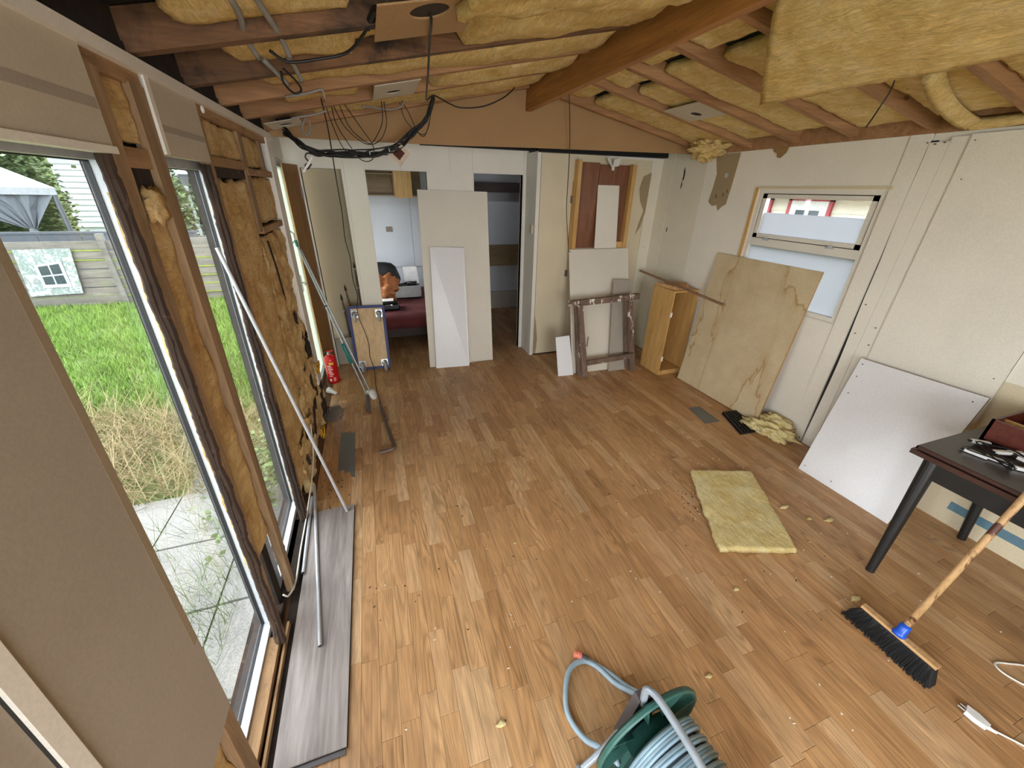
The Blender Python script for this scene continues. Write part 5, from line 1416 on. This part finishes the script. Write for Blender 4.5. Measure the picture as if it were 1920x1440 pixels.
loops = [([(-0.155, 2.9, 2.24), (-0.14, 3.08, 2.15), (-0.10, 3.15, 2.03), (-0.05, 3.18, 1.99)], 'thin black wire dropping into the left part of the cable bundle'),
         ([(-0.115, 3.0, 2.235), (-0.06, 3.1, 2.13), (0.05, 3.15, 2.055), (0.14, 3.12, 2.08), (0.19, 3.1, 2.17), (0.185, 3.05, 2.28)], 'shallow black wire loop hanging above the cable bundle'),
         ([(-0.08, 3.0, 2.24), (-0.04, 3.1, 2.14), (0.02, 3.15, 2.085), (0.075, 3.15, 2.06), (0.12, 3.12, 2.10), (0.165, 3.08, 2.18), (0.17, 3.04, 2.28)], 'middle black wire loop hanging above the cable bundle'),
         ([(-0.05, 3.02, 2.245), (0.03, 3.12, 2.14), (0.09, 3.16, 2.05), (0.085, 3.17, 1.98), (0.04, 3.17, 1.955), (-0.01, 3.17, 1.975), (-0.06, 3.16, 2.05), (-0.115, 3.10, 2.15), (-0.125, 3.0, 2.24)], 'wire loop drooping lowest below the cable bundle'),
         ([(0.29, 3.14, 2.30), (0.31, 3.15, 2.22), (0.36, 3.16, 2.16), (0.43, 3.16, 2.13), (0.47, 3.15, 2.18), (0.50, 3.13, 2.33)], 'black wire loop hanging left of the downlight cable'),
         ([(0.30, 3.12, 2.305), (0.34, 3.15, 2.25), (0.385, 3.16, 2.16), (0.42, 3.16, 2.12), (0.455, 3.15, 2.15), (0.515, 3.13, 2.34)], 'tighter black wire loop tangled left of the downlight cable')]
for pts, lb in loops:
    tag(MB().tube(smoothp(pts, 7), 0.0028, 6).build('wire_loop', mt['cable'], None, True), lb, 'wire', 'loose wires under the ceiling')
o = MB().tube(smoothp([(-0.165, 2.86, 2.24), (-0.168, 3.1, 2.10), (-0.185, 3.4, 1.82), (-0.195, 3.62, 1.62), (-0.215, 3.8, 1.40), (-0.205, 3.9, 1.22), (-0.215, 3.96, 1.02), (-0.20, 4.0, 0.86), (-0.225, 4.02, 0.72), (-0.215, 4.02, 0.60), (-0.18, 4.0, 0.46), (-0.165, 3.95, 0.36), (-0.170, 3.9, 0.26), (-0.145, 3.82, 0.14), (-0.15, 3.7, 0.05), (-0.140, 3.55, 0.012), (-0.117, 3.34, 0.005)], 8), 0.0038, 6)
tag(o.build('hanging_cable', mt['cable'], None, True), 'long thin black cable hanging from the ceiling past the dolly to the floor', 'cable')
o = MB().tube(smoothp([(0.262, 1.585, 2.33), (0.275, 1.64, 2.285), (0.30, 1.85, 2.29), (0.34, 2.2, 2.262), (0.40, 2.7, 2.25), (0.50, 3.05, 2.335), (0.62, 3.15, 2.315), (0.70, 3.15, 2.298), (0.85, 3.15, 2.315), (0.98, 3.15, 2.365), (1.08, 3.2, 2.43), (1.14, 3.25, 2.49)], 8), 0.0045, 7)
tag(o.build('downlight_cable', mt['cable'], None, True), 'black cable looping from the round downlight hole towards the ridge beam', 'cable')
o = MB().tube(smoothp([(1.60, 3.35, 2.50), (1.66, 3.40, 2.20), (1.72, 3.5, 1.95), (1.85, 3.75, 1.66), (1.97, 3.93, 1.42), (2.005, 3.96, 1.30), (2.025, 3.97, 1.22), (2.05, 3.97, 1.205)], 8), 0.0035, 6)
tag(o.build('hanging_cable', mt['cable'], None, True), 'thin black cable hanging in front of the gable to the wide white board', 'cable')
o = MB().tube(smoothp([(2.17, 1.40, 2.36), (2.21, 1.42, 2.27), (2.24, 1.44, 2.22), (2.245, 1.46, 2.17), (2.22, 1.46, 2.12), (2.185, 1.45, 2.085)], 6), 0.003, 6)
tag(o.build('wire_end', mt['cable'], None, True), 'short black wire end dangling below the big insulation flap', 'wire')
o = MB().tube(smoothp([(-0.24, 1.82, 2.20), (-0.19, 1.82, 2.175), (-0.10, 1.82, 2.19), (0.0, 1.81, 2.215), (0.06, 1.74, 2.25), (0.09, 1.66, 2.275)], 7), 0.005, 7)
tag(o.build('ceiling_cable', mt['cable'], None, True), 'black cable lying along the dark rafter at top left', 'cable')
m = MB(); m.tube([(0.075, 1.70, 2.262), (0.105, 1.63, 2.290)], 0.012, 8)
tag(m.build('cable_plug', mt['cable']), 'black plug end resting by the round downlight board', 'plug')
for k, (pts, lb) in enumerate((([(-0.262, 1.48, 2.23), (-0.268, 1.6, 2.222), (-0.285, 1.72, 2.205), (-0.28, 1.83, 2.18)], 'grey conduit stub near the eaves, left of a pair'),
                               ([(-0.205, 1.46, 2.235), (-0.195, 1.6, 2.225), (-0.185, 1.72, 2.21), (-0.18, 1.80, 2.185)], 'grey conduit stub near the eaves, right of a pair'),
                               ([(-0.29, 2.0, 2.21), (-0.265, 2.08, 2.19), (-0.24, 2.14, 2.165)], 'bent grey conduit stub beside the black wire loop'),
                               ([(-0.205, 2.0, 2.225), (-0.195, 2.06, 2.21), (-0.185, 2.13, 2.18)], 'straight grey conduit stub right of the wire loop'))):
    tag(MB().tube(smoothp(pts, 5), 0.009, 8).build('conduit_stub', mt['cable_grey'], None, True), lb, 'conduit', 'grey conduit stubs in the ceiling')
tag(MB().tube(smoothp([(-0.245, 2.05, 2.19), (-0.25, 2.10, 2.165), (-0.225, 2.14, 2.14), (-0.195, 2.14, 2.15), (-0.20, 2.10, 2.17), (-0.235, 2.05, 2.20)], 6), 0.004, 6).build('wire_loop', mt['cable'], None, True), 'small black wire loop poking out beside the conduit stubs', 'wire')
for (pts, lb) in (([(-0.30, 2.47, 2.175), (-0.24, 2.46, 2.185), (-0.18, 2.46, 2.20), (-0.135, 2.47, 2.215), (-0.125, 2.48, 2.185)], 'grey cable clipped along the third rafter with a bent end'),
                  ([(-0.34, 2.86, 2.135), (-0.28, 2.87, 2.15), (-0.21, 2.87, 2.165), (-0.15, 2.87, 2.185)], 'grey cable clipped along the rafter nearest the gable'),
                  ([(-0.27, 3.0, 2.175), (-0.295, 3.02, 2.14), (-0.31, 3.02, 2.095), (-0.29, 3.02, 2.075), (-0.265, 3.02, 2.10), (-0.26, 3.0, 2.15)], 'grey cable loop hanging above the left end of the bundle'),
                  ([(0.05, 3.05, 2.245), (0.12, 3.08, 2.25), (0.20, 3.09, 2.245), (0.27, 3.08, 2.255), (0.31, 3.06, 2.285)], 'slack grey cable sagging beneath the rectangular downlight board')):
    tag(MB().tube(smoothp(pts, 6), 0.0055, 7).build('grey_cable', mt['cable_grey'], None, True), lb, 'cable', 'grey cables on the rafters')
for (y, z, rr, lb) in ((3.17, 0.52, 0.06, 'upper coil of yellow cable on the torn wall insulation'), (2.80, 0.15, 0.055, 'lower coil of yellow cable at the foot of the wall insulation')):
    r = root('cable_coil', (-0.56, y, z), lb, 'cable', 'yellow cable coils')
    for k in range(5):
        MB().torus((-0.540 + 0.004 * k, y - 0.065 + 0.006 * math.sin(k * 2), z + 0.007 * math.cos(k * 3)), (1, 0.25 * math.sin(k * 2.2), 0.3 * math.cos(k)), rr * (0.8 + 0.05 * k) * 0.8, 0.004, 24, 6).build('cable_turn', mt['cable_yel'], r, True)
o = MB().tube(smoothp([(-0.575, 2.62, 0.30), (-0.574, 2.50, 0.16), (-0.576, 2.35, 0.09), (-0.580, 2.05, 0.045), (-0.583, 1.75, 0.036), (-0.572, 1.52, 0.06), (-0.571, 1.40, 0.12), (-0.574, 1.36, 0.18)], 8), 0.004, 7)
tag(o.build('grey_cable', mt['cable_white'], None, True), 'pale cable running low along the window wall below the second window', 'cable')

# ------------------------------------------------------------------ outdoors
GZ = -0.25
o = MB().box((-40, -6, GZ - 0.2), (14, 40, GZ - 0.01)).build('ground', mt['grass']); tag(o, 'green lawn outside the left windows', 'lawn', kind='structure')
pv = root('paving', (-1.3, 1.6, GZ), 'pale concrete paving slabs outside the first window', 'paving')
for i in range(3):
    for j in range(6):
        x0 = -2.05 + i * 0.5; y0 = 0.2 + j * 0.52
        if i == 0 and j > 4: continue
        m = MB().box((x0 + .006, y0 + .006, GZ - .03), (x0 + .494, y0 + .514, GZ + 0.004 * ((i + j) % 3))); m.build('slab', mt['paving'], pv)
random.seed(4)


def blades(n, region, hmin, hmax, w, lean, mat, name, label, cat, dens=None, seg=1):
    m = MB()
    for k in range(n):
        for _ in range(20):
            x, y = random.uniform(region[0], region[1]), random.uniform(region[2], region[3])
            if dens is None or random.random() < dens(x, y): break
        else:
            continue
        h = random.uniform(hmin, hmax); a = random.uniform(0, 2 * PI); l_ = random.uniform(0, lean)
        dx, dy = math.cos(a), math.sin(a)
        p = Vector((x, y, GZ - 0.01)); i = len(m.v)
        t_ = p + Vector((dx * l_ * h, dy * l_ * h, h))
        b = random.uniform(0, 2 * PI); sx, sy = math.cos(b) * w, math.sin(b) * w
        m.v += [p + Vector((sx, sy, 0)), p - Vector((sx, sy, 0)), t_]; m.f.append((i, i + 1, i + 2))
    o = m.build(name, mat); return tag(o, label, cat, kind='stuff')


def dlawn(x, y):
    d = (y - 3.95) + 0.35 * noise.noise(Vector((x, y, 0))) + 0.25 * (x + 3)
    return max(0.0, min(1.0, d / 0.5)) * (0.5 + 0.5 * (noise.noise(Vector((x * 1.3, y * 1.3, 3))) > -0.15))


def ddry(x, y):
    d = noise.noise(Vector((x, y, 7))) * 0.3
    return 1.0 if (2.75 + d < y < 4.35 + d - 0.2 * (x + 3) and x < -1.0) else 0.0


blades(52000, (-9.0, -0.9, 3.2, 9.2), 0.05, 0.13, 0.007, 0.9, mt['blade'], 'lawn_grass', 'short bright green lawn grass outside the windows', 'grass', dlawn)
blades(9000, (-5.0, -0.95, 2.5, 4.6), 0.10, 0.32, 0.004, 2.2, mt['dry'], 'dry_grass', 'tangled straw-coloured dry grass between lawn and paving', 'grass', ddry)
blades(1300, (-1.6, -0.95, 0.7, 3.4), 0.10, 0.36, 0.0016, 1.6, mt['weed'], 'weed_stems', 'wispy green weeds growing against the outside of the windows', 'weeds', lambda x, y: 1.0 if x > -1.25 + 0.2 * noise.noise(Vector((x, y * 3, 0))) else 0.25)
m = MB()
for k in range(700):
    a = random.uniform(0, 2 * PI); x, y = random.gauss(-0.98, 0.09), random.gauss(2.62, 0.28); z = GZ + random.uniform(0.02, 0.40)
    s_ = random.uniform(0.012, 0.035); m.quad((x, y, z), (x + s_ * math.cos(a), y + s_ * math.sin(a), z + s_ * .3), (x + s_ * 1.6 * math.cos(a + .5), y + s_ * 1.6 * math.sin(a + .5), z + s_ * .2), (x + s_ * math.cos(a + 1), y + s_ * math.sin(a + 1), z - .2 * s_))
tag(m.build('weed_plant', mt['weed']), 'leafy weed growing on the paving outside the second window', 'plant')
# fence
FYY = 9.1
fe = root('fence', (-4.5, FYY, GZ), 'weathered grey horizontal-board fence across the garden', 'fence')
random.seed(6)
bh = 0.160
for seg in range(4):
    x0 = -8.9 + seg * 2.21
    for k in range(7):
        z0 = GZ + 0.02 + k * bh; j = random.uniform(-.012, .012)
        MB().box((x0 + 0.02, FYY - 0.012 + j, z0 + random.uniform(0, .008)), (x0 + 2.19, FYY + 0.012 + j, z0 + bh - 0.012 - random.uniform(0, .01))).build('fence_board', mt['fence'], fe)
for seg in range(4):
    for k in range(1, 7):
        if random.random() < (0.25 if seg < 2 else 0.9):
            x0 = -8.9 + seg * 2.21; z0 = GZ + 0.02 + k * bh
            MB().box((x0 + 0.03, FYY - 0.026, z0 - 0.022), (x0 + 2.17, FYY - 0.004, z0 - 0.002)).build('moss_strip', mt['moss'], fe)
for seg in range(5):
    x0 = -8.9 + seg * 2.21
    MB().box((x0 - 0.045, FYY - 0.06, GZ - 0.1), (x0 + 0.045, FYY + 0.03, GZ + 1.24)).build('fence_post', mt['fence'], fe)
m = MB().box((-8.9, FYY + .02, GZ), (-0.1, FYY + .03, GZ + 1.1)); 
po = root('garden_poster', (-5.35, FYY - 0.05, 0), 'printed garden poster of a window among flowers hung on the fence', 'poster')
MB().slab((-5.76, 9.03, -0.02), (-5.03, 9.03, 0.0), (-4.93, 9.03, 0.765), (-5.68, 9.03, 0.755), 0.01).build('sheet', mt['poster'], po)
MB().slab((-5.52, 9.018, 0.12), (-5.14, 9.018, 0.12), (-5.12, 9.018, 0.56), (-5.50, 9.018, 0.50), 0.003).build('printed_frame', mt['pvc'], po)
for (a0, a1) in ((0.12, 0.47), (0.53, 0.88)):
    for (c0, c1) in ((0.14, 0.48), (0.54, 0.92)):
        A_, B_, C_, D_ = Vector((-5.52, 9.014, 0.12)), Vector((-5.14, 9.014, 0.12)), Vector((-5.12, 9.014, 0.56)), Vector((-5.50, 9.014, 0.50))
        f_ = lambda u, v: A_.lerp(B_, u).lerp(D_.lerp(C_, u), v)
        MB().slab(f_(a0, c0), f_(a1, c0), f_(a1, c1), f_(a0, c1), 0.002).build('printed_pane', mt['dark_pane'], po)
# gazebo behind the fence
gz = root('gazebo', (-7.6, 12.5, GZ), 'white-roofed gazebo with gathered dark netting behind the fence', 'gazebo')
c1, c2, c3, c4, ap = Vector((-6.33, 12.0, 1.66)), Vector((-9.0, 11.9, 1.66)), Vector((-10.2, 14.1, 1.66)), Vector((-7.53, 14.2, 1.66)), Vector((-8.27, 13.1, 2.35))
m = MB()
for a, b in ((c1, c2), (c2, c3), (c3, c4), (c4, c1)):
    i = len(m.v); m.v += [a, b, ap, a + Vector((0, 0, -.02)), b + Vector((0, 0, -.02)), ap + Vector((0, 0, -.02))]; m.f += [(i, i + 1, i + 2), (i + 5, i + 4, i + 3), (i, i + 3, i + 4, i + 1)]
m.build('roof', mt['canvas'], gz)
m = MB()
for a, b in ((c1, c2), (c2, c3), (c3, c4), (c4, c1)):
    m.slab(a + Vector((0, 0, -.14)), b + Vector((0, 0, -.14)), b, a, 0.01)
m.build('valance', mt['canvas'], gz)
for c in (c1, c2, c3, c4):
    q_ = c.lerp(Vector((ap.x, ap.y, c.z)), 0.035)
    MB().tube([(q_.x, q_.y, GZ), (q_.x, q_.y, 1.62)], 0.045, 10).build('post', mt['pole_grey'], gz)
m = MB(); n = 16
tie = Vector((-7.05, 12.05, 0.85))
for k in range(n):
    a0, a1 = k / n, (k + 1) / n
    f_ = lambda t: Vector((-8.6 + 2.2 * t, 12.03 + 0.05 * math.sin(t * 30), 1.52))
    g_ = lambda t: tie + Vector((-0.10 + 0.2 * t, 0.05 * math.sin(t * 30), 0.0))
    h_ = lambda t: f_(t).lerp(g_(t), 0.55) + Vector((0, 0, 0.16 * math.sin(PI * t)))
    for (p, q_) in ((f_, h_), (h_, g_)): m.slab(q_(a0), q_(a1), p(a1), p(a0), 0.006)
m.build('netting', mt['net'], gz)
MB().tube([tie, tie + Vector((0.02, 0, -.15)), tie + Vector((0.06, 0, -0.9))], 0.05, 8, True, [0.05, 0.10, 0.16]).build('netting_tail', mt['net'], gz)
rb = root('dark_railing', (-6.0, 10.6, GZ), 'dark grey boarded edging visible above the fence top', 'railing')
for k in range(8):
    MB().box((-8.8 + k * 0.66, 10.58, GZ), (-8.17 + k * 0.66, 10.62, 0.86)).build('board', mt['pole_grey'], rb)
MB().box((-8.8, 10.56, 0.86), (-3.52, 10.64, 0.90)).build('cap_rail', mt['pole_grey'], rb)


def foliage(name, n, fn, size, label, cat):
    m = MB()
    for k in range(n):
        p = fn(); a, b_ = random.uniform(0, 2 * PI), random.uniform(-1, 1)
        d1_ = Vector((math.cos(a), math.sin(a), b_ * .6)).normalized() * size * random.uniform(.6, 1.3); d2_ = Vector((-math.sin(a) * .5, math.cos(a) * .5, random.uniform(-.6, .6))).normalized() * size * .5
        i = len(m.v); m.v += [p - d1_, p - d2_, p + d1_, p + d2_]; m.f.append((i, i + 1, i + 2, i + 3))
    return m


def hedge_pt():
    x = random.uniform(-13, -7.45); z = random.uniform(GZ, 3.6)
    y = 14.6 + random.uniform(-.35, .5) + 0.4 * noise.noise(Vector((x, 0, z))) + (0.3 * max(0, z - 2.6))
    return Vector((x + 0.35 * noise.noise(Vector((0, z * 2, 1))) - 0.12 * z, y, z))


hd = root('hedge', (-9.5, 14.8, GZ), 'tall grey-green hedge behind the gazebo', 'hedge')
foliage('f', 15000, hedge_pt, 0.085, '', '').build('foliage', mt['hedge'], hd)
MB().box((-13, 14.9, GZ), (-8.1, 15.6, 3.2)).build('hedge_core', mt['weed'], hd)
# white house beyond
ho = root('white_house', (-9.5, 20, GZ), 'white weatherboard house beyond the hedge', 'house')
for k in range(14):
    z0 = 0.25 + k * 0.19
    MB().hexa([(-14, 19.99, z0), (-4.6, 19.99, z0), (-4.6, 20.3, z0), (-14, 20.3, z0)], [(-14, 20.02, z0 + .19), (-4.6, 20.02, z0 + .19), (-4.6, 20.3, z0 + .19), (-14, 20.3, z0 + .19)]).build('siding_board', mt['siding'], ho)
MB().box((-14, 20.05, GZ), (-4.6, 20.3, 0.25)).build('plinth', mt['siding'], ho)
for x in (-7.25, -11.9):
    wn = MB().box((x, 19.94, 1.0), (x + .75, 20.0, 2.0)).build('window', mt['pvc'], ho); MB().box((x + .1, 19.92, 1.1), (x + .65, 19.945, 1.9)).build('pane', mt['dark_pane'], wn)
m = MB().prism([(-14.3, 19.6, 2.9), (-14.3, 22.0, 3.8), (-14.3, 24.4, 2.9)], (10.0, 0, 0)); m.build('roof', mt['roof_grey'], ho)
MB().box((-14.2, 19.75, 2.80), (-4.4, 19.9, 2.92)).build('gutter', mt['siding'], ho)
# lamp post, planter, bush in the second window
lp = root('garden_lamp_post', (-3.6, 11.0, GZ), 'white ornate lantern on a post behind the fence', 'lamp')
lx, ly = -3.6, 11.0
MB().lathe((lx, ly, GZ), (0, 0, 1), [(0, .09), (.05, .09), (.12, .05), (.35, .045), (.40, .065), (.45, .04), (.9, .035), (.95, .055), (1.0, .035), (1.55, .03), (1.7, .028), (1.95, .028), (1.98, .05), (2.0, .05)], 14).build('post', mt['siding'], lp, True)
MB().lathe((lx, ly, 1.75), (0, 0, 1), [(0, .06), (.22, .10), (.225, .10)], 6).build('glass', mt['frost'], lp)
MB().lathe((lx, ly, 1.97), (0, 0, 1), [(0, .125), (.03, .11), (.12, .04), (.15, .03), (.18, .012)], 6).build('cap', mt['siding'], lp)
pt = root('planter_box', (-3.95, 10.6, GZ), 'grey timber planter behind the fence beside the lantern', 'planter')
for k in range(4):
    MB().box((-4.3, 10.35, GZ + .35 + k * .17), (-3.05, 10.85, GZ + .35 + k * .17 + .155)).build('plank', mt['fence'], pt)
MB().box((-4.25, 10.4, GZ), (-3.1, 10.8, GZ + .35)).build('base', mt['fence'], pt)
m = foliage('b', 2600, lambda: Vector((-3.75 + random.gauss(0, .42), 11.2 + random.gauss(0, .25), 1.25 + random.gauss(0, .38))), 0.06, '', ''); tag(m.build('shrub', mt['hedge']), 'leafy shrub around the lantern post', 'shrub')
tk = root('garden_tree', (-3.4, 12.2, GZ), 'grey-trunked tree behind the lantern post', 'tree')
MB().tube([(-3.75, 12.0, GZ), (-3.72, 12.0, 1.2), (-3.8, 12.0, 2.6)], 0.16, 10, True, [0.2, 0.16, 0.12]).build('trunk', mt['fence'], tk)
foliage('t', 5000, lambda: Vector((-3.6 + random.gauss(0, .9), 12.2 + random.gauss(0, .5), 2.75 + random.gauss(0, .32))), 0.10, '', '').build('crown', mt['hedge'], tk)
# neighbour through the right window
nb = root('neighbour_house', (6.2, 4.3, GZ), 'cream weatherboard house with dark red trim beyond the right window', 'house')
for k in range(13):
    z0 = GZ + k * 0.185
    MB().hexa([(6.0, 1.0, z0), (6.3, 1.0, z0), (6.3, 8.0, z0), (6.0, 8.0, z0)], [(6.02, 1.0, z0 + .185), (6.3, 1.0, z0 + .185), (6.3, 8.0, z0 + .185), (6.02, 8.0, z0 + .185)]).build('siding_board', mt['siding_cream'], nb)
for (y0, y1) in ((4.08, 4.62), (5.0, 5.5), (2.9, 3.35)):
    wn = MB().box((5.97, y0, 0.9), (6.01, y1, 1.74)).build('window', mt['pvc'], nb)
    mid = (y0 + y1) / 2
    for (a, b_) in ((y0 + .10, mid - .03), (mid + .03, y1 - .10)): MB().box((5.962, a, 1.3), (5.972, b_, 1.62)).build('pane', mt['dark_pane'], wn)
    for yy in (y0 - .05, y1): MB().box((5.965, yy, 0.85), (6.005, yy + .05, 1.79)).build('trim_board', mt['red_trim'], wn)
    MB().box((5.965, y0 - .05, 1.74), (6.005, y1 + .05, 1.80)).build('trim_board', mt['red_trim'], wn)
m = MB().prism([(5.6, 1.0, 1.93), (6.6, 1.0, 2.4), (6.6, 1.0, 2.3), (5.6, 1.0, 1.80)], (0, 7.2, 0)); m.build('roof', mt['red_eave'], nb)
